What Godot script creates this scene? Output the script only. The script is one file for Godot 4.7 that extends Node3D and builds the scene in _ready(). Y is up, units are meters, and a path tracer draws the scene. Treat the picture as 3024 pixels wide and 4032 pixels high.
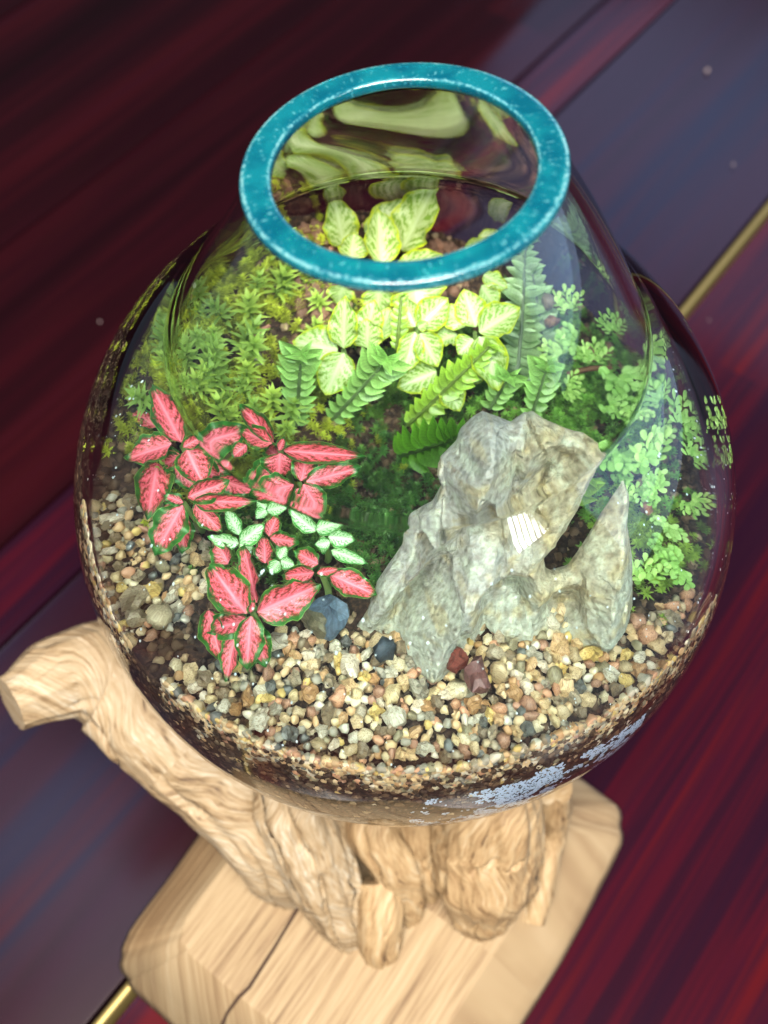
extends Node3D
# A planted glass bowl on a driftwood stand, on a lacquered table. Shapes are written in bowl radii; U turns them into metres.
const U := 0.1
const RIM_Y := 1.30

var rng := RandomNumberGenerator.new()
var fine := FastNoiseLite.new()
var broad := FastNoiseLite.new()
var chips := FastNoiseLite.new()

class Geo:
	var v := PackedVector3Array()
	var uv := PackedVector2Array()
	var c := PackedColorArray()
	var ix := PackedInt32Array()
	var weld := []
	func p(at: Vector3, t := Vector2.ZERO, col := Color.WHITE) -> int:
		v.append(at); uv.append(t); c.append(col)
		return v.size() - 1
	func tri(a: int, b: int, d: int) -> void:
		ix.append(a); ix.append(b); ix.append(d)
	func quad(a: int, b: int, d: int, e: int) -> void:
		tri(a, b, d); tri(a, d, e)
	func lattice(nu: int, nv: int, start: int, round_u := false) -> void:   # (nu + 1) x (nv + 1) points already added, u running fastest
		for j in nv:
			for i in nu:
				var a := start + j * (nu + 1) + i
				quad(a, a + 1, a + nu + 2, a + nu + 1)
		if round_u:
			for j in nv + 1:
				weld.append([start + j * (nu + 1), start + j * (nu + 1) + nu])
	func outward() -> void:                                                  # a closed shape shows its front faces outside
		var s := 0.0
		for k in range(0, ix.size(), 3):
			s += v[ix[k]].dot(v[ix[k + 1]].cross(v[ix[k + 2]]))
		if s > 0.0:
			for k in range(0, ix.size(), 3):
				var t := ix[k + 1]
				ix[k + 1] = ix[k + 2]
				ix[k + 2] = t
	func mesh(m: Material, smooth := true, k := U) -> ArrayMesh:
		var vv := PackedVector3Array()
		var n := PackedVector3Array()
		var a := []
		a.resize(Mesh.ARRAY_MAX)
		if smooth:
			n.resize(v.size())
			for t in range(0, ix.size(), 3):
				var f := (v[ix[t + 2]] - v[ix[t]]).cross(v[ix[t + 1]] - v[ix[t]])
				for e in 3:
					n[ix[t + e]] += f
			for w in weld:
				var s2: Vector3 = n[w[0]] + n[w[1]]
				n[w[0]] = s2
				n[w[1]] = s2
			for t in n.size():
				n[t] = n[t].normalized() if n[t].length() > 1e-12 else Vector3.UP
			vv.resize(v.size())
			for t in v.size():
				vv[t] = v[t] * k
			a[Mesh.ARRAY_TEX_UV] = uv
			a[Mesh.ARRAY_COLOR] = c
			a[Mesh.ARRAY_INDEX] = ix
		else:
			var u2 := PackedVector2Array()
			var c2 := PackedColorArray()
			for t in range(0, ix.size(), 3):
				var f := ((v[ix[t + 2]] - v[ix[t]]).cross(v[ix[t + 1]] - v[ix[t]])).normalized()
				for e in 3:
					vv.append(v[ix[t + e]] * k); n.append(f); u2.append(uv[ix[t + e]]); c2.append(c[ix[t + e]])
			a[Mesh.ARRAY_TEX_UV] = u2
			a[Mesh.ARRAY_COLOR] = c2
		a[Mesh.ARRAY_VERTEX] = vv
		a[Mesh.ARRAY_NORMAL] = n
		var out := ArrayMesh.new()
		out.add_surface_from_arrays(Mesh.PRIMITIVE_TRIANGLES, a)
		out.surface_set_material(0, m)
		return out

# ---------------------------------------------------------------- helpers
var taken := {}
func numbered(called: String, parent: Node) -> String:
	var key := "%d/%s" % [parent.get_instance_id(), called]
	var n: int = taken.get(key, 0)
	taken[key] = n + 1
	return called if n == 0 else "%s_%03d" % [called, n]

func tag(o: Node, label: String, category: String, group := "", kind := "") -> Node:
	if label: o.set_meta("label", label)
	if category: o.set_meta("category", category)
	if group: o.set_meta("group", group)
	if kind: o.set_meta("kind", kind)
	return o

func thing(called: String, label: String, category: String, at := Vector3.ZERO, group := "") -> Node3D:
	var o := Node3D.new()
	o.name = numbered(called, self)
	add_child(o)
	o.position = at * U
	tag(o, label, category, group)
	return o

func part(called: String, m: Mesh, parent: Node, t := Transform3D()) -> MeshInstance3D:
	var o := MeshInstance3D.new()
	o.name = numbered(called, parent)
	o.mesh = m
	o.transform = Transform3D(t.basis, t.origin * U)
	parent.add_child(o)
	return o

func scatter(called: String, m: Mesh, where: Array, tints: Array, parent: Node) -> MultiMeshInstance3D:   # one mass that nobody could count
	var mm := MultiMesh.new()
	mm.transform_format = MultiMesh.TRANSFORM_3D
	mm.use_colors = true
	mm.mesh = m
	mm.instance_count = where.size()
	for i in where.size():
		var t: Transform3D = where[i]
		mm.set_instance_transform(i, Transform3D(t.basis, t.origin * U))
		mm.set_instance_color(i, tints[i])
	var o := MultiMeshInstance3D.new()
	o.name = numbered(called, parent)
	o.multimesh = mm
	o.set_meta("kind", "stuff")
	parent.add_child(o)
	return o

func V(a: Array) -> Vector3:
	return Vector3(a[0], a[1], a[2])

func mat(col: Color, rough := 0.6, tex: Texture2D = null) -> StandardMaterial3D:
	var m := StandardMaterial3D.new()
	m.albedo_color = col
	m.roughness = rough
	if tex: m.albedo_texture = tex
	return m

func ramp(stops: Array) -> Gradient:
	var g := Gradient.new()
	var o := PackedFloat32Array()
	var cs := PackedColorArray()
	for s in stops:
		o.append(s[0]); cs.append(s[1])
	g.offsets = o
	g.colors = cs
	return g

func noise_tex(freq: float, stops: Array, size := 256, octaves := 4, kind := FastNoiseLite.TYPE_SIMPLEX_SMOOTH, seed_ := 1) -> NoiseTexture2D:
	var n := FastNoiseLite.new()
	n.noise_type = kind
	n.frequency = freq
	n.fractal_octaves = octaves
	n.seed = seed_
	if kind == FastNoiseLite.TYPE_CELLULAR:
		n.cellular_return_type = FastNoiseLite.RETURN_DISTANCE2_SUB
	var t := NoiseTexture2D.new()
	t.width = size; t.height = size
	t.seamless = true
	t.noise = n
	t.color_ramp = ramp(stops)
	return t

func streaks(w: int, h: int, stops: Array, across: float, along: float, seed_: int, warp := 0.6, amp := 0.75, fibre := 0.16) -> ImageTexture:   # wood figure: x runs along the grain
	var n := FastNoiseLite.new()
	n.seed = seed_
	n.frequency = 1.0
	n.fractal_octaves = 4
	var g := ramp(stops)
	var im := Image.create(w, h, false, Image.FORMAT_RGB8)
	for y in h:
		for x in w:
			var a := float(x) / w * along
			var b := float(y) / h * across
			var q := n.get_noise_3d(a * 0.35, b * 0.25, 7.0) * warp
			var s := 0.5 + amp * n.get_noise_3d(a * 0.22, b + q * 2.0, 0.0) + fibre * n.get_noise_3d(a * 1.6, b * 7.0 + q, 3.0)
			im.set_pixel(x, y, g.sample(clampf(s, 0.0, 1.0)))
	return ImageTexture.create_from_image(im)

func bell(x: float, z: float, cx: float, cz: float, r: float) -> float:
	return exp(-((x - cx) * (x - cx) + (z - cz) * (z - cz)) / (r * r))

func ground(x: float, z: float) -> float:                                   # height of the soil in the bowl
	var y := 0.165
	y += 0.36 * smoothstep(0.25, 0.95, -0.8 * x - 0.6 * z) + 0.03 * bell(x, z, -0.55, -0.40, 0.30) + 0.07 * bell(x, z, 0.52, -0.25, 0.32) + 0.05 * bell(x, z, 0.0, -0.62, 0.35)
	y += 0.05 * bell(x, z, -0.78, 0.35, 0.22) + 0.05 * bell(x, z, 0.2, 0.55, 0.35) - 0.11 * bell(x, z, -0.07, 0.06, 0.14)
	y += 0.03 * bell(x, z, -0.4, 0.3, 0.2)
	return y + 0.022 * broad.get_noise_2d(x * 3.0, z * 3.0)

func facing(axis: Vector3, up: Vector3, sx: float, sy: float, sz: float) -> Basis:   # z along the axis, y towards up
	var z := axis.normalized()
	var x := up.cross(z)
	if x.length() < 1e-4: x = Vector3.RIGHT.cross(z)
	x = x.normalized()
	var y := z.cross(x).normalized()
	return Basis(x * sx, y * sy, z * sz)

func tumbled(r: float) -> Basis:
	return Basis.from_euler(Vector3(rng.randf() * TAU, rng.randf() * TAU, rng.randf() * TAU)).scaled_local(Vector3(rng.randf_range(0.8, 1.2), rng.randf_range(0.62, 0.95), rng.randf_range(0.85, 1.3)) * r)

func pebble_mesh(seed_: int, lump: float, m: Material, angular := false) -> ArrayMesh:   # an icosahedron split once, pushed in and out
	var g := Geo.new()
	var f := (1.0 + sqrt(5.0)) / 2.0
	for a in [[-1, f, 0], [1, f, 0], [-1, -f, 0], [1, -f, 0], [0, -1, f], [0, 1, f], [0, -1, -f], [0, 1, -f], [f, 0, -1], [f, 0, 1], [-f, 0, -1], [-f, 0, 1]]:
		g.p(V(a).normalized())
	var fs := [[0, 11, 5], [0, 5, 1], [0, 1, 7], [0, 7, 10], [0, 10, 11], [1, 5, 9], [5, 11, 4], [11, 10, 2], [10, 7, 6], [7, 1, 8], [3, 9, 4], [3, 4, 2], [3, 2, 6], [3, 6, 8], [3, 8, 9], [4, 9, 5], [2, 4, 11], [6, 2, 10], [8, 6, 7], [9, 8, 1]]
	var mids := {}
	var edge := func(a: int, b: int) -> int:
		var key := mini(a, b) * 100 + maxi(a, b)
		if not mids.has(key):
			mids[key] = g.p(((g.v[a] + g.v[b]) / 2.0).normalized())
		return mids[key]
	for t in fs:
		var a: int = edge.call(t[0], t[1])
		var b: int = edge.call(t[1], t[2])
		var d: int = edge.call(t[2], t[0])
		g.tri(t[0], a, d); g.tri(a, t[1], b); g.tri(d, b, t[2]); g.tri(a, b, d)
	for i in g.v.size():
		var q := g.v[i]
		g.v[i] = q * (1.0 + lump * 2.2 * fine.get_noise_3d(q.x * 1.1 + seed_ * 9.0, q.y * 1.1, q.z * 1.1))
		g.uv[i] = Vector2(q.x + seed_ * 0.3, q.y + q.z)
	g.outward()
	return g.mesh(m, not angular, 1.0)

func tube(path: Array, sides: int, steps: int, bumps: float, seed_: int, m: Material, squash := 1.0) -> ArrayMesh:   # wood grown along a path: [x, y, z, radius], grooved along its length
	var curve := Curve3D.new()
	for i in path.size():
		var here := V(path[i])
		var t := (V(path[mini(i + 1, path.size() - 1)]) - V(path[maxi(i - 1, 0)])) / 6.0
		curve.add_point(here, -t, t)
	var total := curve.get_baked_length()
	var g := Geo.new()
	var side := Vector3.ZERO
	for j in steps + 1:
		var q := float(j) / steps
		var here := curve.sample_baked(q * total, true)
		var dir := (curve.sample_baked(minf(q * total + 0.01, total), true) - curve.sample_baked(maxf(q * total - 0.01, 0.0), true)).normalized()
		var s := q * (path.size() - 1)
		var k := mini(int(s), path.size() - 2)
		var r := lerpf(path[k][3], path[k + 1][3], smoothstep(0.0, 1.0, s - k))
		if side == Vector3.ZERO: side = dir.cross(Vector3(0.3, 0.2, 1)).normalized()
		side = (side - dir * side.dot(dir)).normalized()
		var up := dir.cross(side)
		for i in sides + 1:
			var a := TAU * (i % sides) / sides + q * 0.5
			var w := Vector2(cos(a), sin(a))
			var groove := 0.8 * broad.get_noise_3d(w.x * 1.3 + seed_ * 5.0, w.y * 1.3, q * 0.8) - 0.7 * absf(fine.get_noise_3d(w.x * 2.6, w.y * 2.6 + seed_ * 3.0, q * 0.7)) + 0.32 * fine.get_noise_3d(w.x * 8.0, w.y * 8.0 + seed_, q * 1.6)
			for k2 in 7:                                                     # drying cracks
				var centre := fposmod(k2 * 2.399 + seed_ * 1.7 + 0.35 * broad.get_noise_2d(q * 3.0, k2 * 7.0), TAU)
				var da := absf(wrapf(TAU * (i % sides) / sides - centre, -PI, PI))
				groove -= 1.1 * smoothstep(0.10, 0.0, da) * smoothstep(0.0, 0.2, broad.get_noise_2d(q * 2.2 + k2 * 5.0, seed_ * 3.0) + 0.12)
			var rr := r * (1.0 + bumps * groove)
			g.p(here + (side * w.x + up * w.y * squash) * rr, Vector2(q * total * 1.3, float(i) / sides * r * 7.0))
	g.lattice(sides, steps, 0, true)
	for e in [0, steps]:                                                     # end faces with their own rim
		var centre := Vector3.ZERO
		for i in sides: centre += g.v[e * (sides + 1) + i] / sides
		var k2 := g.v.size()
		for i in sides + 1: g.p(g.v[e * (sides + 1) + i], Vector2(g.v[e * (sides + 1) + i].x, g.v[e * (sides + 1) + i].y) * 2.0)
		var mid := g.p(centre, Vector2(centre.x, centre.y) * 2.0)
		for i in sides:
			if e == 0: g.tri(mid, k2 + i + 1, k2 + i)
			else: g.tri(mid, k2 + i, k2 + i + 1)
	g.outward()
	return g.mesh(m)

# ---------------------------------------------------------------- leaves
func leaf_picture(kind: int, seed_: int) -> ImageTexture:                    # colours of a nerve plant leaf: x across (0.5 = midrib), y from base to tip
	var w := 160
	var h := 224
	var im := Image.create(w, h, false, Image.FORMAT_RGB8)
	var n := FastNoiseLite.new()
	n.seed = seed_
	n.frequency = 1.0
	n.fractal_octaves = 3
	var inner: Color = [Color(0.90, 0.29, 0.34), Color(0.62, 0.70, 0.42), Color(0.74, 0.86, 0.66)][kind]
	var heart: Color = [Color(0.98, 0.68, 0.75), Color(0.76, 0.82, 0.64), Color(0.86, 0.94, 0.80)][kind]
	var fleck: Color = [Color(0.40, 0.17, 0.06), Color(0.36, 0.52, 0.07), Color(0.26, 0.55, 0.20)][kind]
	var rim: Color = [Color(0.15, 0.42, 0.10), Color(0.62, 0.69, 0.07), Color(0.24, 0.56, 0.20)][kind]
	var lip: Color = [Color(0.50, 0.62, 0.30), Color(0.74, 0.79, 0.16), Color(0.66, 0.85, 0.50)][kind]
	var band: float = [0.28, 0.12, 0.20][kind]
	if kind == 0: band = [0.22, 0.30, 0.44, 0.26, 0.36][seed_ % 5]
	for y in h:
		for x in w:
			var u := (x + 0.5) / w * 2.0 - 1.0
			var t := (y + 0.5) / h
			var wob := 0.15 * n.get_noise_2d(u * 3.0, t * 4.0)
			var side := signf(u)
			var au := absf(u)
			var d := minf(1.0 - au, (1.0 - t) * 2.0) + wob * 0.9 + 0.16 * n.get_noise_2d(u * 11.0 + 70.0, t * 15.0)              # how far in from the margin
			var vein := t * 6.5 - au * 2.3 + wob * 3.0 + (0.25 if side > 0.0 else 0.0)   # side veins run up and out
			var f := absf(vein - floorf(vein) - 0.5) * 2.0                    # 1 on a vein, 0 between two
			var small := n.get_noise_2d(u * 9.0 + 20.0, t * 13.0)
			var midrib := smoothstep(0.16, 0.02, au)
			var patch := n.get_noise_2d(u * 4.5 + 50.0, t * 5.0)
			var between := smoothstep(0.50, 0.18, f + small * 0.75 - patch * 0.5) * smoothstep(0.10, 0.38, au) * (1.0 - midrib)
			var col := inner.lerp(heart, maxf(midrib * 0.6, clampf(0.55 * (1.0 - au) * (1.0 - t * 0.6) + small * 0.3, 0.0, 1.0) * 0.8))
			col = col.lerp(fleck, between * (0.80 if kind == 0 else 0.72))
			col = col.lerp(heart, smoothstep(0.84, 0.97, f + small * 0.12) * 0.5 * (1.0 - midrib))
			col = col.lerp(rim, smoothstep(band + 0.12 * f * 0.9 + 0.02, band * 0.55, d))
			col = col.lerp(lip, smoothstep(0.055, 0.02, minf(1.0 - au, (1.0 - t) * 2.5)))
			im.set_pixel(x, y, col)
	return ImageTexture.create_from_image(im)

func leaf_mesh(m: Material, seed_: int, pointed: float, wave: float, cup: float, droop: float) -> ArrayMesh:   # 1 long (z), 1 wide (x)
	var g := Geo.new()
	var nu := 12
	var nv := 14
	for j in nv + 1:
		var t := float(j) / nv
		var w := pow(sin(PI * pow(t, 0.80)), 0.72) * (1.0 - pointed * 0.45 * t * t)
		if j == 0: w = 0.07
		if j == nv: w = 0.012
		for i in nu + 1:
			var s := float(i) / nu * 2.0 - 1.0
			var ruffle := wave * s * s * (sin(t * 15.0 + seed_ * 2.1 + signf(s) * 1.1) + 0.7 * sin(t * 27.0 + seed_))
			var y := cup * 0.32 * s * s * w - droop * t * t * 0.30 + ruffle * 0.055
			y += 0.018 * sin((t * 6.5 - absf(s) * 2.3) * TAU) * absf(s) * (1.0 - absf(s)) * 2.0 - 0.035 * (1.0 - smoothstep(0.0, 0.22, absf(s))) * w
			var edge_x := s * 0.5 * w * (1.0 + 0.035 * sin(t * 19.0 + seed_ + signf(s)) * absf(s))
			g.p(Vector3(edge_x, y, t), Vector2(s * 0.5 + 0.5, t))
	g.lattice(nu, nv, 0)
	return g.mesh(m, true, 1.0)

func leaflet_mesh(m: Material, pointed: bool) -> ArrayMesh:                  # a single fern leaflet, 1 long, 1 wide
	var g := Geo.new()
	for j in 8:
		var t := j / 7.0
		var w := pow(sin(PI * pow(t, 0.72)), 0.8) * (1.0 - (0.35 if pointed else 0.1) * t)
		if j == 0: w = 0.16
		if j == 7: w = 0.02
		for i in 5:
			var s := i / 2.0 - 1.0
			g.p(Vector3(s * 0.5 * w, 0.16 * (s * s - 0.5) * w - 0.22 * t * t, t), Vector2(s * 0.5 + 0.5, t))
	g.lattice(4, 7, 0)
	return g.mesh(m, true, 1.0)

func stem_mesh(a: Vector3, b: Vector3, r: float, bend: Vector3, m: Material) -> ArrayMesh:
	var g := Geo.new()
	for j in 7:
		var t := j / 6.0
		var at := a.lerp(b, t) + bend * sin(PI * t)
		var f := facing(b - a + bend * cos(PI * t) * 3.0, Vector3(0.2, 0.1, 1), 1, 1, 1)
		for i in 7:
			var q := TAU * (i % 6) / 6.0
			g.p(at + (f.x * cos(q) + f.y * sin(q)) * r * (1.15 - 0.4 * t), Vector2(i / 6.0, t))
	g.lattice(6, 6, 0, true)
	return g.mesh(m)

func _ready() -> void:
	rng.seed = 20
	fine.seed = 3
	fine.frequency = 1.0
	fine.fractal_octaves = 3
	broad.seed = 8
	broad.frequency = 1.0
	broad.fractal_octaves = 2
	chips.noise_type = FastNoiseLite.TYPE_CELLULAR
	chips.cellular_return_type = FastNoiseLite.RETURN_DISTANCE
	chips.seed = 5
	chips.frequency = 1.0
	view_and_light()
	table()
	stand()
	glass_bowl()
	soil()
	rock()
	gravel()
	nerve_plants()
	ferns()
	mosses()
	small_things()

# ---------------------------------------------------------------- camera and light
func view_and_light() -> void:
	var cam := Camera3D.new()
	cam.name = "camera"
	add_child(cam)
	var lens := CameraAttributesPhysical.new()
	lens.frustum_focal_length = 12.0 / tan(deg_to_rad(25.0))
	lens.frustum_focus_distance = 0.292
	lens.frustum_near = 0.01
	lens.frustum_far = 20.0
	lens.exposure_aperture = 6.6
	cam.attributes = lens
	cam.fov = 50.0
	cam.near = 0.01
	cam.far = 20.0
	cam.position = Vector3(-0.0605, 2.8757, 1.9231) * U
	cam.rotation_degrees = Vector3(-57, 0, 0)
	cam.current = true
	var e := Environment.new()
	e.background_mode = Environment.BG_COLOR
	e.background_color = Color(0.25, 0.26, 0.30)
	e.tonemap_mode = Environment.TONE_MAPPER_LINEAR
	e.tonemap_exposure = 1.78
	e.sdfgi_enabled = true
	e.ssao_enabled = true
	e.ssil_enabled = true
	var w := WorldEnvironment.new()
	w.name = "surroundings"
	w.environment = e
	add_child(w)
	# daylight through the windows of the place: one far right, one high on the left, and the wide bright opening behind the viewer
	panel("window_light", Vector3(4.6, 4.8, -11.0), Vector3(0, -0.5, -1), Vector2(6.5, 4.5), 0.085, Color(0.66, 0.78, 1.0))
	panel("high_window_light", Vector3(-4.2, 9.0, -2.2), Vector3(0, 0, 0.3), Vector2(2.2, 4.6), 0.04, Color(0.74, 0.84, 1.0))
	panel("overhead_light", Vector3(-0.2, 11.0, 5.0), Vector3(0, 0, 0.2), Vector2(7.6, 4.6), 3.7, Color(1.0, 0.97, 0.92))
	panel("right_window_light", Vector3(13.5, 3.6, -2.5), Vector3(0, 0.5, 0), Vector2(17.0, 9.0), 0.40, Color(0.72, 0.84, 1.0))
	for k in 7:                                                              # a lamp of seven bright tubes behind the viewer's right shoulder
		var c := Vector3(7.6, 7.4, 7.2)
		var to := (c - Vector3(0.26, 0.78, 0.57)).normalized()
		var sx := Vector3.UP.cross(to).normalized()
		panel("tube_lamp", c + sx * (k - 3) * 0.40, Vector3(0.26, 0.78, 0.57) + sx * (k - 3) * 0.40, Vector2(0.29, 2.2), 0.036, Color(0.97, 1.0, 1.0))

func panel(called: String, at: Vector3, to: Vector3, size: Vector2, energy: float, col: Color) -> void:
	var l := AreaLight3D.new()
	l.name = numbered(called, self)
	add_child(l)
	l.position = at * U
	l.look_at_from_position(at * U, to * U, Vector3.UP)
	l.area_size = size * U
	l.light_energy = energy
	l.light_color = col
	l.area_range = 5.0
	l.area_attenuation = 2.0
	l.shadow_enabled = true

# ---------------------------------------------------------------- the table
func table() -> void:
	var t := thing("table", "dark red lacquered rosewood table top with a thin brass inlay line", "table", Vector3(0, -1.65, 0))
	var a := deg_to_rad(53.0)
	var along := Vector3(cos(a), 0, -sin(a))
	var across := Vector3(sin(a), 0, cos(a))
	var red := streaks(1024, 256, [[0.0, Color(0.10, 0.03, 0.09)], [0.3, Color(0.13, 0.035, 0.085)], [0.45, Color(0.20, 0.034, 0.08)], [0.58, Color(0.15, 0.035, 0.09)], [0.75, Color(0.235, 0.04, 0.07)], [1.0, Color(0.29, 0.045, 0.05)]], 11.0, 6.5, 4, 0.10)
	var dark := streaks(512, 256, [[0.0, Color(0.07, 0.012, 0.022)], [0.4, Color(0.11, 0.018, 0.035)], [0.65, Color(0.155, 0.025, 0.045)], [1.0, Color(0.12, 0.025, 0.075)]], 5.0, 5.0, 9, 0.12)
	var plum := streaks(512, 128, [[0.0, Color(0.10, 0.015, 0.035)], [0.4, Color(0.13, 0.022, 0.07)], [0.7, Color(0.07, 0.03, 0.11)], [1.0, Color(0.18, 0.022, 0.05)]], 5.0, 5.0, 19, 0.15)
	var planks := [[-7.6, -5.25, 1, 0.0], [-5.235, -3.55, 1, 0.0], [-3.535, -2.02, 1, 0.0], [-2.0, -1.625, 0, 0.0], [-1.605, -0.175, 1, 0.035], [-0.085, 2.9, 0, 0.0]]
	for k in planks.size():
		var q: Array = planks[k]
		var m := mat(Color.WHITE, 0.5, plum if k == 4 else red if q[2] == 0 else dark)
		m.uv1_scale = Vector3(1.0 / 17.5, (q[1] - q[0]) / 2.6, 1)
		m.uv1_offset = Vector3(k * 0.37, k * 0.21, 0)
		m.clearcoat_enabled = true
		m.clearcoat = 1.0 if k == 4 else 0.6
		m.clearcoat_roughness = 0.26 if k == 4 else 0.15
		m.metallic_specular = 0.0
		var g := Geo.new()
		for s in 2:                                                          # top face, softly cupped, with rounded long edges, and the side faces under it
			for i in 17:
				var f := i / 16.0
				var x := lerpf(q[0], q[1], f)
				var y: float = -q[3] * (4.0 * f * (1.0 - f)) * 0.5 + 0.012 * broad.get_noise_2d(x * 1.7, k)
				if i == 0 or i == 16: y -= 0.002
				if i == 1 or i == 15: x = (q[0] + 0.015) if i == 1 else (q[1] - 0.015)
				g.p(across * x + along * (-5.0 + s * 17.0) + Vector3.UP * y, Vector2(-5.0 + s * 17.0, f))
		g.lattice(16, 1, 0)
		var base := g.v.size()
		for s in 2:
			for i in 2:
				g.p(across * q[i] + along * (-5.0 + s * 17.0) + Vector3.DOWN * 0.3, Vector2(-5.0 + s * 17.0, i))
		for i in 2:
			var top := 16 * i
			var k2 := g.p(g.v[top]); var k3 := g.p(g.v[top + 17])
			g.quad(k2, k3, base + 2 + i, base + i)
		part("plank", g.mesh(m), t)
	var brass := mat(Color(0.60, 0.53, 0.33), 0.5)
	brass.metallic = 0.75
	var b := Geo.new()
	for s in 2:
		for i in 7:
			var f := i / 6.0
			b.p(across * lerpf(-0.160, -0.100, f) + along * (-5.0 + s * 17.0) + Vector3.UP * (0.004 + 0.02 * sin(PI * f) - (0.1 if i == 0 or i == 6 else 0.0)))
	b.lattice(6, 1, 0)
	part("brass_inlay", b.mesh(brass), t)
	var specks := []
	var white := []
	for k in 13:
		var q := across * rng.randf_range(-5.0, 2.4) + along * rng.randf_range(-1.5, 5.0)
		specks.append(Transform3D(tumbled(rng.randf_range(0.004, 0.010) * (1.0 if k > 3 else 1.6)).scaled(Vector3.ONE * U), q + Vector3.UP * 0.006))
		white.append(Color(0.55, 0.42, 0.42) * rng.randf_range(0.4, 1.0))
	scatter("dust_specks", pebble_mesh(7, 0.2, vertex_tinted(0.4)), specks, white, t)
	var under := Geo.new()
	for q in [[-7.6, -5.0], [2.9, -5.0], [-7.6, 12.0], [2.9, 12.0]]:
		under.p(across * q[0] + along * q[1] + Vector3.DOWN * 0.12)
	under.lattice(1, 1, 0)
	part("table_core", under.mesh(mat(Color(0.05, 0.02, 0.03), 0.8)), t)

# ---------------------------------------------------------------- driftwood stand
func wood_material(base: Array, seed_: int, relief := 0.05) -> StandardMaterial3D:
	var m := mat(Color(0.95, 0.94, 0.92), 0.72, streaks(384, 192, base, 13.0, 6.0, seed_, 0.35, 0.50, 0.50))
	var rel := streaks(256, 128, [[0.0, Color.BLACK], [1.0, Color.WHITE]], 16.0, 4.0, seed_ + 40, 0.4, 0.5, 0.6)
	m.heightmap_enabled = true
	m.heightmap_texture = rel
	m.heightmap_scale = relief * 1.3
	return m

func board_material(base: Array) -> StandardMaterial3D:
	var m := mat(Color(0.93, 0.92, 0.89), 0.75, streaks(512, 512, base, 26.0, 3.5, 77, 0.3, 0.48, 0.46))
	m.vertex_color_use_as_albedo = true
	m.heightmap_enabled = true
	m.heightmap_texture = streaks(256, 256, [[0.0, Color.BLACK], [1.0, Color.WHITE]], 50.0, 3.0, 117, 0.1, 0.5, 0.5)
	m.heightmap_scale = 0.03
	return m

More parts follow.
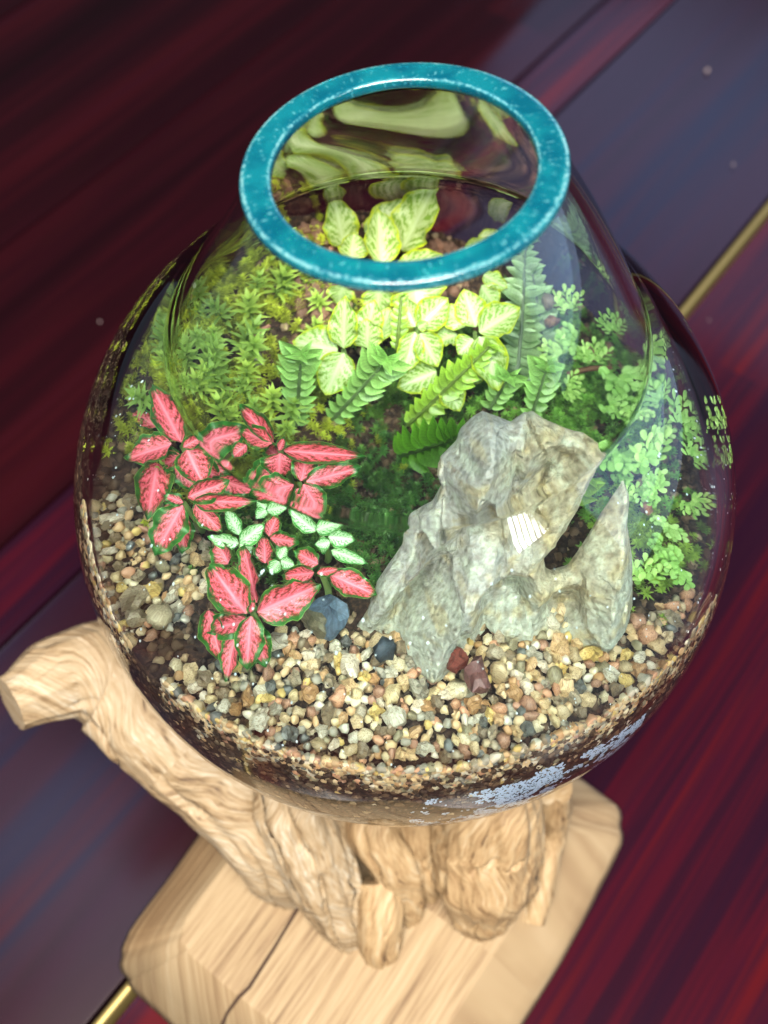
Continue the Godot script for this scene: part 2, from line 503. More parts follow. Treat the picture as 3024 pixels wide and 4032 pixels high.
func stand() -> void:
	var t := thing("driftwood_stand", "pale driftwood stand of gnarled roots and one side branch on a chamfered board", "stand")
	var grey := wood_material([[0.0, Color(0.16, 0.10, 0.06)], [0.14, Color(0.40, 0.32, 0.23)], [0.34, Color(0.55, 0.47, 0.36)], [0.7, Color(0.61, 0.55, 0.46)], [1.0, Color(0.72, 0.70, 0.66)]], 31)
	var fresh := wood_material([[0.0, Color(0.20, 0.13, 0.08)], [0.16, Color(0.50, 0.40, 0.28)], [0.6, Color(0.62, 0.53, 0.40)], [1.0, Color(0.68, 0.62, 0.53)]], 52)
	var plank := board_material([[0.0, Color(0.30, 0.22, 0.14)], [0.22, Color(0.48, 0.39, 0.29)], [0.5, Color(0.57, 0.49, 0.38)], [1.0, Color(0.64, 0.57, 0.47)]])
	# the board: a thick slab, its edges cut off at a slant
	var a := deg_to_rad(55.0)
	var along := Vector3(cos(a), 0, -sin(a))
	var across := Vector3(sin(a), 0, cos(a))
	var rings := [[0.30, -1.46], [0.17, -1.391], [0.158, -1.39], [0.152, -1.393], [0.012, -1.515], [0.0, -1.525], [-0.04, -1.56], [-0.06, -1.60], [-0.02, -1.648]]   # inset, height
	var g := Geo.new()
	var n := 160
	var lo := Vector2(-0.27, -1.50)
	var hi := Vector2(1.06, 0.10)
	var mid := (lo + hi) / 2.0
	var half := (hi - lo) / 2.0
	for r in rings.size():
		for i in n + 1:
			var f := TAU * (i % n) / n
			var w := Vector2(cos(f), sin(f))
			var inset: float = rings[r][0]
			var corner := 0.20 - inset * 0.4
			var hh := half - Vector2(inset, inset)
			if r == 0: hh = Vector2(0.001, 0.001)
			var q := Vector2(clampf(w.x * 3.0, -1, 1), clampf(w.y * 3.0, -1, 1)) * (hh - Vector2(corner, corner)) + w * corner if r > 0 else w * 0.001
			var wob := 0.018 * broad.get_noise_2d(w.x * 2.0 + 4.0, w.y * 2.0) + 0.006 * fine.get_noise_2d(w.x * 7.0, w.y * 7.0)
			q *= 1.0 + (wob if r > 1 else 0.0)
			var at := across * (mid.x + q.x) + along * (mid.y + q.y)
			var y: float = -1.39 if r == 0 else rings[r][1]
			var old := Color.WHITE
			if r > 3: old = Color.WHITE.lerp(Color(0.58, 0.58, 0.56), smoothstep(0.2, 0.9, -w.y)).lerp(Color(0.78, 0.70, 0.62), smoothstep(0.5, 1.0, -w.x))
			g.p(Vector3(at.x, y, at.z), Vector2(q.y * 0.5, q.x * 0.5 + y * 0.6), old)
	g.lattice(n, rings.size() - 1, 0, true)
	g.outward()
	# fill the top between centre and first ring with a fan that carries the crack
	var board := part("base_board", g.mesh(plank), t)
	board.set_meta("label", "pale board with slanted edges and a crack across its top")
	var crack := Geo.new()
	var trail := [V([-.344,-1.39,.847]), V([-.381,-1.39,.923]), V([-.424,-1.39,.998]), V([-.465,-1.39,1.07])]
	var t0: float = trail[3].dot(across)
	for q in [[0.01, -1.30, -1.388], [0.0, -1.347, -1.389], [-0.012, -1.41, -1.447], [-0.005, -1.47, -1.50], [-0.02, -1.49, -1.52]]:
		trail.append(across * (t0 + q[0]) + along * q[1] + Vector3.UP * (q[2] + 0.002))
	for k in trail.size():
		var at: Vector3 = trail[k] + Vector3(0, 0.002, 0)
		var wd := 0.009 + 0.005 * fine.get_noise_1d(k * 3.0)
		crack.p(at - across * wd); crack.p(at + across * wd * 0.7)
	crack.lattice(1, trail.size() - 1, 0)
	part("crack", crack.mesh(mat(Color(0.20, 0.13, 0.08), 0.9)), t)
	var branch := part("branch", tube([[-.409,-1.42,.856,.09], [-.485,-1.15,.716,.16], [-.667,-.98,.514,.19], [-.882,-.85,.352,.22], [-1.08,-.75,.261,.245], [-1.18,-.7,.289,.245], [-1.25,-.67,.345,.21], [-1.31,-.65,.399,.15], [-1.34,-.64,.424,.1]], 100, 70, 0.10, 1, grey, 0.95), t)
	branch.set_meta("label", "thick side branch with a sawn pale end")
	part("root", tube([[-.184,-1.45,1.06,.05], [-.21,-1.36,.996,.105], [-.275,-1.2,.87,.135], [-.339,-1,.745,.145], [-.39,-.85,.645,.15], [-.431,-.8,.563,.1]], 90, 56, 0.22, 2, grey), t)
	part("root", tube([[-.073,-1.46,1.08,.075], [-.077,-1.36,1.04,.085], [-.073,-1.25,.956,.085], [-.085,-1.2,.87,.07]], 56, 34, 0.12, 3, fresh), t)
	part("root", tube([[.036,-1.44,.962,.05], [.026,-1.32,.906,.075], [-.026,-1.15,.817,.1], [-.109,-1,.728,.1], [-.125,-.9,.627,.08]], 60, 40, 0.22, 4, fresh), t)
	part("root", tube([[.297,-1.46,1.02,.04], [.299,-1.38,.967,.13], [.304,-1.22,.865,.195], [.311,-1.08,.737,.215], [.299,-.9,.627,.21], [.292,-.85,.544,.15]], 96, 56, 0.15, 5, fresh), t)
	part("root", tube([[.499,-1.44,.962,.05], [.526,-1.36,.828,.07], [.56,-1.25,.669,.08], [.544,-1,.593,.08]], 24, 30, 0.25, 6, fresh), t)
	part("root", tube([[.117,-1.44,.877,.05], [.105,-1.3,.827,.07], [.066,-1.1,.731,.08], [.039,-.95,.644,.08]], 22, 30, 0.22, 7, fresh), t)
	part("trunk", tube([[-0.05, -1.45, 0.5, 0.34], [-0.02, -1.25, 0.42, 0.40], [0.0, -1.0, 0.25, 0.42], [0.0, -0.9, 0.1, 0.30]], 40, 20, 0.12, 8, grey), t)

# ---------------------------------------------------------------- the bowl
func lean(q: Vector3) -> Vector3:                                            # the hand-made neck leans a little
	var w := smoothstep(0.78, 1.25, q.y)
	return Vector3(0, 1.05, 0) + (q - Vector3(0, 1.05, 0)).rotated(Vector3.BACK, deg_to_rad(4.6) * w)

func bowl_profile() -> PackedVector2Array:                       # radius, height, from the bottom up
	var o := PackedVector2Array()
	var r := 1.0
	for k in 41:
		var f := -PI / 2.0 + (PI / 2.0 + 0.90) * k / 40.0
		o.append(Vector2(maxf(r * cos(f), 0.0005), maxf(r * sin(f), -0.93)))
	var from := o[o.size() - 1]
	var top := Vector2(0.348, RIM_Y - 0.034)
	var t0 := Vector2(-sin(0.90), cos(0.90))
	var curve := Curve2D.new()
	curve.add_point(from, Vector2.ZERO, t0 * 0.25)
	curve.add_point(top, Vector2(0.004, -0.24), Vector2.ZERO)
	for k in range(1, 25):
		o.append(curve.sample_baked(curve.get_baked_length() * k / 24.0, true))
	return o

func glass_bowl() -> void:
	var t := thing("glass_bowl", "round clear glass terrarium bowl with a short neck and a thick teal rim", "bowl")
	var glass := StandardMaterial3D.new()
	glass.resource_name = "clear_glass"
	glass.refraction_enabled = true
	glass.refraction_scale = 0.05
	glass.transparency = BaseMaterial3D.TRANSPARENCY_ALPHA
	glass.albedo_color = Color(0.93, 0.985, 0.99, 0.0)
	glass.roughness = 0.0
	var g := Geo.new()
	var outer := bowl_profile()
	var inner := PackedVector2Array()
	for k in outer.size():
		var dir := (outer[mini(k + 1, outer.size() - 1)] - outer[maxi(k - 1, 0)]).normalized()
		var thick := lerpf(0.048, 0.034, smoothstep(0.45, 0.85, outer[k].y))
		inner.append(Vector2(maxf(outer[k].x - dir.y * thick, 0.0004), outer[k].y + dir.x * thick))
	inner.reverse()
	var prof := outer.duplicate()
	prof.append_array(inner)
	var n := 144
	for j in prof.size():
		for i in n + 1:
			var f := TAU * (i % n) / n
			g.p(lean(Vector3(prof[j].x * cos(f), prof[j].y, prof[j].x * sin(f))))
	g.lattice(n, outer.size() - 1, 0, true)
	g.lattice(n, inner.size() - 1, outer.size() * (n + 1), true)
	g.outward()
	part("glass_wall", g.mesh(glass), t)
	var teal := StandardMaterial3D.new()
	teal.resource_name = "teal_glass_edge"
	teal.transparency = BaseMaterial3D.TRANSPARENCY_ALPHA
	teal.refraction_enabled = true
	teal.refraction_scale = 0.05
	teal.albedo_color = Color(1, 1, 1, 0.45)
	teal.roughness = 0.12
	var cut := Image.create(768, 64, false, Image.FORMAT_RGB8)                # teal on the ground top, paler where the edges were worn
	for y in 64:
		for x in 768:
			var at := y / 64.0
			var q := TAU * x / 768.0
			var n0 := fine.get_noise_3d(cos(q) * 3.0, sin(q) * 3.0, at * 4.0)
			var n1 := fine.get_noise_3d(cos(q) * 26.0, sin(q) * 26.0, at * 14.0)
			var col := Color(0.01, 0.36, 0.45).lerp(Color(0.05, 0.47, 0.53), clampf(0.5 + n0 * 1.4, 0.0, 1.0))
			var worn := smoothstep(0.055, 0.0, absf(at - 0.115) - 0.01) + smoothstep(0.05, 0.0, absf(at - 0.39)) + 0.7 * smoothstep(0.09, 0.0, absf(wrapf(at - 0.97, -0.5, 0.5)))
			col = col.lerp(Color(0.62, 0.80, 0.82), clampf(worn * (0.55 + n1 * 1.1 + n0 * 0.5), 0.0, 0.85))
			col = col.lerp(Color(0.50, 0.72, 0.75), smoothstep(0.34, 0.52, n1) * 0.7)
			cut.set_pixel(x, y, col)
	teal.albedo_texture = ImageTexture.create_from_image(cut)
	var rim := Geo.new()
	var sect := 28
	for j in sect + 1:
		var f := TAU * (j % sect) / sect
		var w := Vector2(signf(cos(f)) * pow(absf(cos(f)), 0.62), signf(sin(f)) * pow(absf(sin(f)), 0.55))
		for i in n + 1:
			var q := TAU * (i % n) / n
			var rad := 0.324 + 0.035 * w.x
			rim.p(lean(Vector3(rad * cos(q), RIM_Y - 0.016 + 0.016 * w.y, rad * sin(q))), Vector2(float(i) / n, float(j) / sect))
	rim.lattice(n, sect, 0, true)
	for i in n + 1: rim.weld.append([i, sect * (n + 1) + i])
	rim.outward()
	var ring := part("rim", rim.mesh(teal), t)
	ring.set_meta("label", "thick teal glass rim with worn pale specks")
	# fine droplets on the inner wall
	var drop := pebble_mesh(3, 0.05, mat(Color(0.93, 0.97, 1.0), 0.15))
	var where := []
	var tint := []
	for k in 330:
		var az := rng.randf_range(-0.15, PI + 0.15)
		var el := rng.randf_range(-0.2, 0.78)
		var out := Vector3(cos(az) * cos(el), sin(el), sin(az) * cos(el))
		var r := rng.randf_range(0.0012, 0.0032)
		where.append(Transform3D(facing(Vector3.UP.slide(out), out, r, r * 0.6, r * rng.randf_range(1.0, 2.2)).scaled(Vector3.ONE * U), out * 0.951))
		tint.append(Color.WHITE)
	scatter("water_droplets", drop, where, tint, t)
	# whitish bloom of condensed water low on the right front
	where = []
	tint = []
	for k in 11000:
		var az := rng.randf_range(0.85, 1.56)
		var el := lerpf(0.10, 0.04, absf(az - 1.2) * 2.0) - 0.30 * rng.randf()
		var out := Vector3(cos(az) * cos(el), sin(el), sin(az) * cos(el))
		if fine.get_noise_3dv(out * 5.0) + 0.8 * fine.get_noise_3dv(out * 17.0) < 0.25 * absf(az - 1.2) / 0.36 - 0.20: continue
		var r := rng.randf_range(0.0014, 0.0042)
		where.append(Transform3D(facing(Vector3.UP.slide(out), out, r, r * 0.3, r * rng.randf_range(0.8, 1.4)).scaled(Vector3.ONE * U), out * 0.986))
		tint.append(Color.WHITE)
	scatter("condensation", pebble_mesh(5, 0.2, mat(Color(0.80, 0.86, 0.95), 0.3)), where, tint, t)

# ---------------------------------------------------------------- soil
func edge_radius(f: float, wall := 0.955) -> float:
	var r := 0.9
	for k in 6:
		var y := ground(r * cos(f), r * sin(f))
		r = sqrt(wall * wall - y * y)
	return r

func soil() -> void:
	var t := thing("soil", "dark crumbly soil filling the bowl up to its middle", "soil")
	t.set_meta("kind", "stuff")
	var m := mat(Color.WHITE, 0.9, noise_tex(0.03, [[0.0, Color(0.08, 0.05, 0.04)], [0.45, Color(0.22, 0.15, 0.11)], [0.7, Color(0.33, 0.23, 0.16)], [1.0, Color(0.48, 0.35, 0.25)]], 512, 5))
	m.uv1_triplanar = true
	m.uv1_scale = Vector3.ONE * 38.0
	var g := Geo.new()
	var n := 200
	var up := 46
	var down := 26
	var rows := up + down
	for j in rows + 1:
		for i in n + 1:
			var f := TAU * (i % n) / n
			var e := edge_radius(f)
			var q: Vector3
			if j <= up:
				var r := e * j / float(up)
				q = Vector3(r * cos(f), 0, r * sin(f))
				q.y = ground(q.x, q.z) + 0.014 * fine.get_noise_2d(q.x * 22.0, q.z * 22.0) * (1.0 - pow(j / float(up), 8.0))
			else:
				var s := (j - up) / float(down)
				var y0 := ground(e * cos(f), e * sin(f))
				var lat := lerpf(asin(y0 / 0.955), -1.5, s)
				var rr := lerpf(0.955, 0.980, smoothstep(0.0, 0.3, s)) + 0.006 * fine.get_noise_3d(cos(f) * 14.0, lat * 14.0, sin(f) * 14.0)
				q = Vector3(cos(f) * cos(lat), sin(lat), sin(f) * cos(lat)) * rr
				q.y = maxf(q.y, -0.87)
			g.p(q)
	g.lattice(n, rows, 0, true)
	g.outward()
	part("soil_body", g.mesh(m), t)
	var bits := pebble_mesh(21, 0.28, vertex_tinted(0.9))
	var where := []
	var tint := []
	for k in 5200:
		var f := rng.randf() * TAU
		var r := sqrt(rng.randf()) * 0.93
		var q := Vector3(r * cos(f), 0, r * sin(f))
		q.y = ground(q.x, q.z) + 0.004
		if q.length() > 0.95: continue
		where.append(Transform3D(tumbled(rng.randf_range(0.005, 0.017)).scaled(Vector3.ONE * U), q))
		tint.append(soil_tint())
	for k in 12000:                                                           # crumbs pressed against the glass
		var f := rng.randf() * TAU
		var e := edge_radius(f)
		var lat0 := asin(ground(e * cos(f), e * sin(f)) / 0.955)
		var lat := lat0 - 0.75 * rng.randf()
		where.append(Transform3D(tumbled(rng.randf_range(0.005, 0.012)).scaled(Vector3.ONE * U), Vector3(cos(f) * cos(lat), sin(lat), sin(f) * cos(lat)) * lerpf(0.960, 0.981, smoothstep(0.0, 0.3, (lat0 - lat) / (lat0 + 1.5)))))
		tint.append(soil_tint())
	scatter("soil_crumbs", bits, where, tint, t)

func soil_tint() -> Color:
	var b := rng.randf()
	var c := Color(0.035, 0.020, 0.012).lerp(Color(0.20, 0.115, 0.06), b * b)
	if rng.randf() < 0.06: c = Color(0.40, 0.28, 0.16)
	return c

func vertex_tinted(rough: float) -> StandardMaterial3D:
	var m := mat(Color.WHITE, rough)
	m.vertex_color_use_as_albedo = true
	return m

# ---------------------------------------------------------------- rock
func rock() -> void:
	var origin := Vector3(0.2, 0.2, 0.56)
	var ru := Vector3.RIGHT
	var rv := Vector3(0, 0.81475, -0.57982)
	var rn := Vector3(0, 0.57982, 0.81475)
	var outline := PackedVector2Array([Vector2(-0.336, -0.014), Vector2(-0.307, 0.043), Vector2(-0.282, 0.126), Vector2(-0.250, 0.180), Vector2(-0.213, 0.240), Vector2(-0.209, 0.280), Vector2(-0.192, 0.330), Vector2(-0.161, 0.356), Vector2(-0.137, 0.369), Vector2(-0.111, 0.422), Vector2(-0.126, 0.460), Vector2(-0.118, 0.492), Vector2(-0.079, 0.535), Vector2(-0.070, 0.566), Vector2(-0.041, 0.596), Vector2(-0.013, 0.615), Vector2(0.008, 0.606), Vector2(0.029, 0.599), Vector2(0.059, 0.586), Vector2(0.084, 0.606), Vector2(0.112, 0.615), Vector2(0.139, 0.596), Vector2(0.179, 0.578), Vector2(0.206, 0.566), Vector2(0.239, 0.557), Vector2(0.273, 0.533), Vector2(0.280, 0.467), Vector2(0.267, 0.435), Vector2(0.249, 0.394), Vector2(0.235, 0.339), Vector2(0.216, 0.287), Vector2(0.197, 0.256), Vector2(0.178, 0.238), Vector2(0.159, 0.214), Vector2(0.167, 0.171), Vector2(0.191, 0.157), Vector2(0.227, 0.171), Vector2(0.253, 0.214), Vector2(0.276, 0.260), Vector2(0.299, 0.313), Vector2(0.329, 0.371), Vector2(0.355, 0.417), Vector2(0.373, 0.378), Vector2(0.370, 0.306), Vector2(0.381, 0.260), Vector2(0.392, 0.214), Vector2(0.399, 0.078), Vector2(0.387, 0.015), Vector2(0.348, -0.049), Vector2(0.260, -0.063), Vector2(0.195, -0.035), Vector2(0.119, -0.028), Vector2(0.057, -0.063), Vector2(-0.004, -0.121), Vector2(-0.119, -0.136), Vector2(-0.196, -0.107), Vector2(-0.273, -0.063)])
	var relief := [
		[0.13, 0.053, [Vector2(-0.004, 0.608), Vector2(-0.035, 0.473), Vector2(-0.049, 0.358), Vector2(-0.040, 0.240), Vector2(-0.068, 0.133), Vector2(-0.109, 0.022), Vector2(-0.133, -0.063)]],
		[-0.13, 0.043, [Vector2(-0.055, 0.345), Vector2(-0.071, 0.254), Vector2(-0.137, 0.167), Vector2(-0.223, 0.091), Vector2(-0.298, 0.015)]],
		[0.07, 0.033, [Vector2(-0.170, 0.345), Vector2(-0.193, 0.227), Vector2(-0.241, 0.146), Vector2(-0.297, 0.050)]],
		[-0.035, 0.009, [Vector2(0.060, 0.590), Vector2(0.070, 0.473), Vector2(0.062, 0.384)]],
		[0.03, 0.015, [Vector2(0.082, 0.578), Vector2(0.084, 0.473)]],
		[-0.04, 0.010, [Vector2(-0.055, 0.340), Vector2(0.006, 0.330), Vector2(0.078, 0.345)]],
		[-0.07, 0.050, [Vector2(0.087, 0.139), Vector2(0.108, 0.078)]],
		[0.035, 0.020, [Vector2(0.010, 0.194), Vector2(0.108, 0.207), Vector2(0.148, 0.146), Vector2(0.140, 0.064)]],
		[0.05, 0.076, [Vector2(0.082, 0.254)]],
		[-0.11, 0.063, [Vector2(0.221, 0.460), Vector2(0.162, 0.345)]],
		[0.035, 0.020, [Vector2(0.271, 0.516), Vector2(0.230, 0.410), Vector2(0.176, 0.306), Vector2(0.131, 0.240)]],
		[0.075, 0.045, [Vector2(0.360, 0.397), Vector2(0.354, 0.280), Vector2(0.318, 0.187), Vector2(0.310, 0.036)]],
		[-0.05, 0.038, [Vector2(0.291, 0.306), Vector2(0.251, 0.187), Vector2(0.245, 0.078)]],
		[-0.04, 0.033, [Vector2(0.191, 0.146), Vector2(0.205, 0.022)]],
		[-0.05, 0.023, [Vector2(-0.037, 0.566), Vector2(-0.056, 0.535)]],
		[-0.03, 0.013, [Vector2(0.127, 0.560), Vector2(0.201, 0.492)]],
		[-0.03, 0.011, [Vector2(0.156, 0.460), Vector2(0.099, 0.397)]],
		[0.03, 0.028, [Vector2(-0.048, 0.091), Vector2(-0.008, 0.008)]],
		[-0.04, 0.018, [Vector2(0.005, 0.173), Vector2(0.003, 0.036), Vector2(0.031, -0.035)]],
	]

	var cell := 0.0055
	var lo := Vector2(9, 9)
	var hi := Vector2(-9, -9)
	for q in outline:
		lo = lo.min(q); hi = hi.max(q)
	lo -= Vector2.ONE * cell * 2.0
	var nx := int((hi.x - lo.x) / cell) + 4
	var ny := int((hi.y - lo.y) / cell) + 4
	var inside := PackedByteArray()
	inside.resize(nx * ny)
	for j in ny:
		for i in nx:
			inside[j * nx + i] = 1 if Geometry2D.is_point_in_polygon(lo + Vector2(i, j) * cell, outline) else 0
	var front := {}
	var back := {}
	var g := Geo.new()
	for j in ny - 1:
		for i in nx - 1:
			var ids := [j * nx + i, j * nx + i + 1, (j + 1) * nx + i + 1, (j + 1) * nx + i]
			if inside[ids[0]] + inside[ids[1]] + inside[ids[2]] + inside[ids[3]] == 0: continue
			for s in 2:
				var which: Dictionary = front if s == 0 else back
				var k4 := []
				for id in ids:
					if not which.has(id):
						which[id] = rock_point(g, lo + Vector2(int(id) % nx, int(id) / nx) * cell, inside[id] == 1, outline, relief, s, origin, ru, rv, rn)
					k4.append(which[id])
				if s == 0: g.quad(k4[0], k4[1], k4[2], k4[3])
				else: g.quad(k4[0], k4[3], k4[2], k4[1])
	g.outward()
	var m := vertex_tinted(0.85)
	m.albedo_texture = noise_tex(0.03, [[0.0, Color(0.60, 0.56, 0.50)], [0.3, Color(0.78, 0.74, 0.68)], [0.5, Color(0.90, 0.88, 0.84)], [0.7, Color(1.0, 0.98, 0.93)], [1.0, Color(0.86, 0.80, 0.66)]], 512, 6, FastNoiseLite.TYPE_SIMPLEX_SMOOTH, 5)
	m.uv1_triplanar = true
	m.uv1_scale = Vector3.ONE * 24.0
	m.heightmap_enabled = true
	m.heightmap_texture = noise_tex(0.03, [[0.0, Color.BLACK], [1.0, Color.WHITE]], 512, 6, FastNoiseLite.TYPE_SIMPLEX_SMOOTH, 12)
	m.heightmap_scale = 0.07
	var o := MeshInstance3D.new()
	o.name = "rock"
	o.mesh = g.mesh(m, false)
	add_child(o)
	tag(o, "jagged grey and ochre rock with ridges, hollows and a pointed fin", "rock")

var facets := []
func rock_face(q: Vector2, relief: Array, f: float, deep: float) -> float:                # how far the broken face stands out at q
	if facets.is_empty():
		var r := RandomNumberGenerator.new()
		r.seed = 41
		for k in 30:
			facets.append([Vector2(r.randf_range(-0.4, 0.55), r.randf_range(-0.1, 0.75)), Vector2(r.randf_range(-0.75, 0.75), r.randf_range(-0.5, 0.5)), r.randf_range(-0.012, 0.012)])
	var z := 0.0
	for r in relief:
		var best := 9.0
		var pts: Array = r[2]
		for k in maxi(pts.size() - 1, 1):
			best = minf(best, Geometry2D.get_closest_point_to_segment(q, pts[k], pts[mini(k + 1, pts.size() - 1)]).distance_to(q))
		var x: float = best / r[1]
		if x < 2.0: z += r[0] * 1.15 * (1.0 - x / 2.0) * ((0.4 + 0.6 * f) if r[0] > 0.0 else deep)
	var w := q + Vector2(fine.get_noise_2d(q.x * 9.0, q.y * 9.0), fine.get_noise_2d(q.x * 9.0 + 40.0, q.y * 9.0)) * 0.014
	var d1 := 9.0
	var d2 := 9.0
	var z1 := 0.0
	var z2 := 0.0
	for k in facets:
		var v: Vector2 = w - k[0]
		var l := sqrt(v.x * v.x * 2.2 + v.y * v.y * 0.6)
		if l < d1:
			d2 = d1; z2 = z1
			d1 = l; z1 = v.dot(k[1]) + k[2]
		elif l < d2:
			d2 = l; z2 = v.dot(k[1]) + k[2]
	z += lerpf(z1, z2, 0.5 * smoothstep(0.008, 0.0, d2 - d1)) * (0.5 + 0.5 * f)
	z -= 0.008 * smoothstep(0.010, 0.0, d2 - d1) * f
	return z + 0.006 * fine.get_noise_2d(q.x * 22.0, q.y * 22.0) + 0.005 * fine.get_noise_2d(q.x * 60.0, q.y * 60.0) * f

func rock_point(g: Geo, q: Vector2, within: bool, outline: PackedVector2Array, relief: Array, s: int, origin: Vector3, ru: Vector3, rv: Vector3, rn: Vector3) -> int:
	var d := 9.0
	var close := q
	for k in outline.size():
		var c := Geometry2D.get_closest_point_to_segment(q, outline[k], outline[(k + 1) % outline.size()])
		var l := c.distance_to(q)
		if l < d:
			d = l; close = c
	if not within:
		q = close
		d = 0.0
	var z := 0.0
	var f := smoothstep(0.0, 0.06, d)
	if s == 0:
		z = 0.05 * sqrt(minf(d / 0.03, 1.0)) + rock_face(q, relief, f, smoothstep(0.0, 0.11, d))
	else:
		z = -0.17 * pow(minf(d / 0.13, 1.0), 0.6) + 0.02 * broad.get_noise_2d(q.x * 6.0, q.y * 6.0 + 9.0) * f
		if d == 0.0: z = rock_face(q, relief, 0.0, 0.0)
	# the stone's own colours: violet grey at the upper left, ochre to the right, pale mint below
	var wob := 0.12 * broad.get_noise_2d(q.x * 5.0 + 2.0, q.y * 5.0)
	var ochre := smoothstep(-0.02, 0.10, q.x + wob - 0.02) * smoothstep(0.02, 0.16, q.y + wob)
	var mint := smoothstep(0.20, 0.02, q.y + wob * 1.4)
	var col := Color(0.54, 0.53, 0.53).lerp(Color(0.58, 0.52, 0.40), ochre).lerp(Color(0.57, 0.60, 0.54), mint * 0.8)
	var n1 := fine.get_noise_2d(q.x * 13.0 + 31.0, q.y * 13.0)
	col = col.lerp(Color(0.62, 0.49, 0.24), clampf(n1 * 1.6 - 0.25, 0.0, 0.5))
	col = col.lerp(Color(0.72, 0.78, 0.68), clampf(-n1 * 1.5 - 0.2, 0.0, 0.6))
	col = col * (1.0 + 0.25 * fine.get_noise_2d(q.x * 50.0, q.y * 50.0))
	return g.p(origin + ru * q.x + rv * q.y + rn * z, q, col)

# ---------------------------------------------------------------- gravel
func gravel_here(x: float, z: float) -> bool:
	var back := 0.60
	if x < -0.1: back = lerpf(0.60, 0.56, clampf((-0.1 - x) / 0.3, 0.0, 1.0))
	if x < -0.35: back = 0.66
	if x > 0.28 and x < 0.50: back = 0.50
	elif x >= 0.50: back = lerpf(0.56, 0.44, clampf((x - 0.58) / 0.2, 0.0, 1.0))
	back += 0.03 * broad.get_noise_2d(x * 9.0, 3.0)
	var left := Vector2(x, z).distance_to(Vector2(-0.74, 0.40)) < 0.19
	return (z > back and x > -0.62) or left

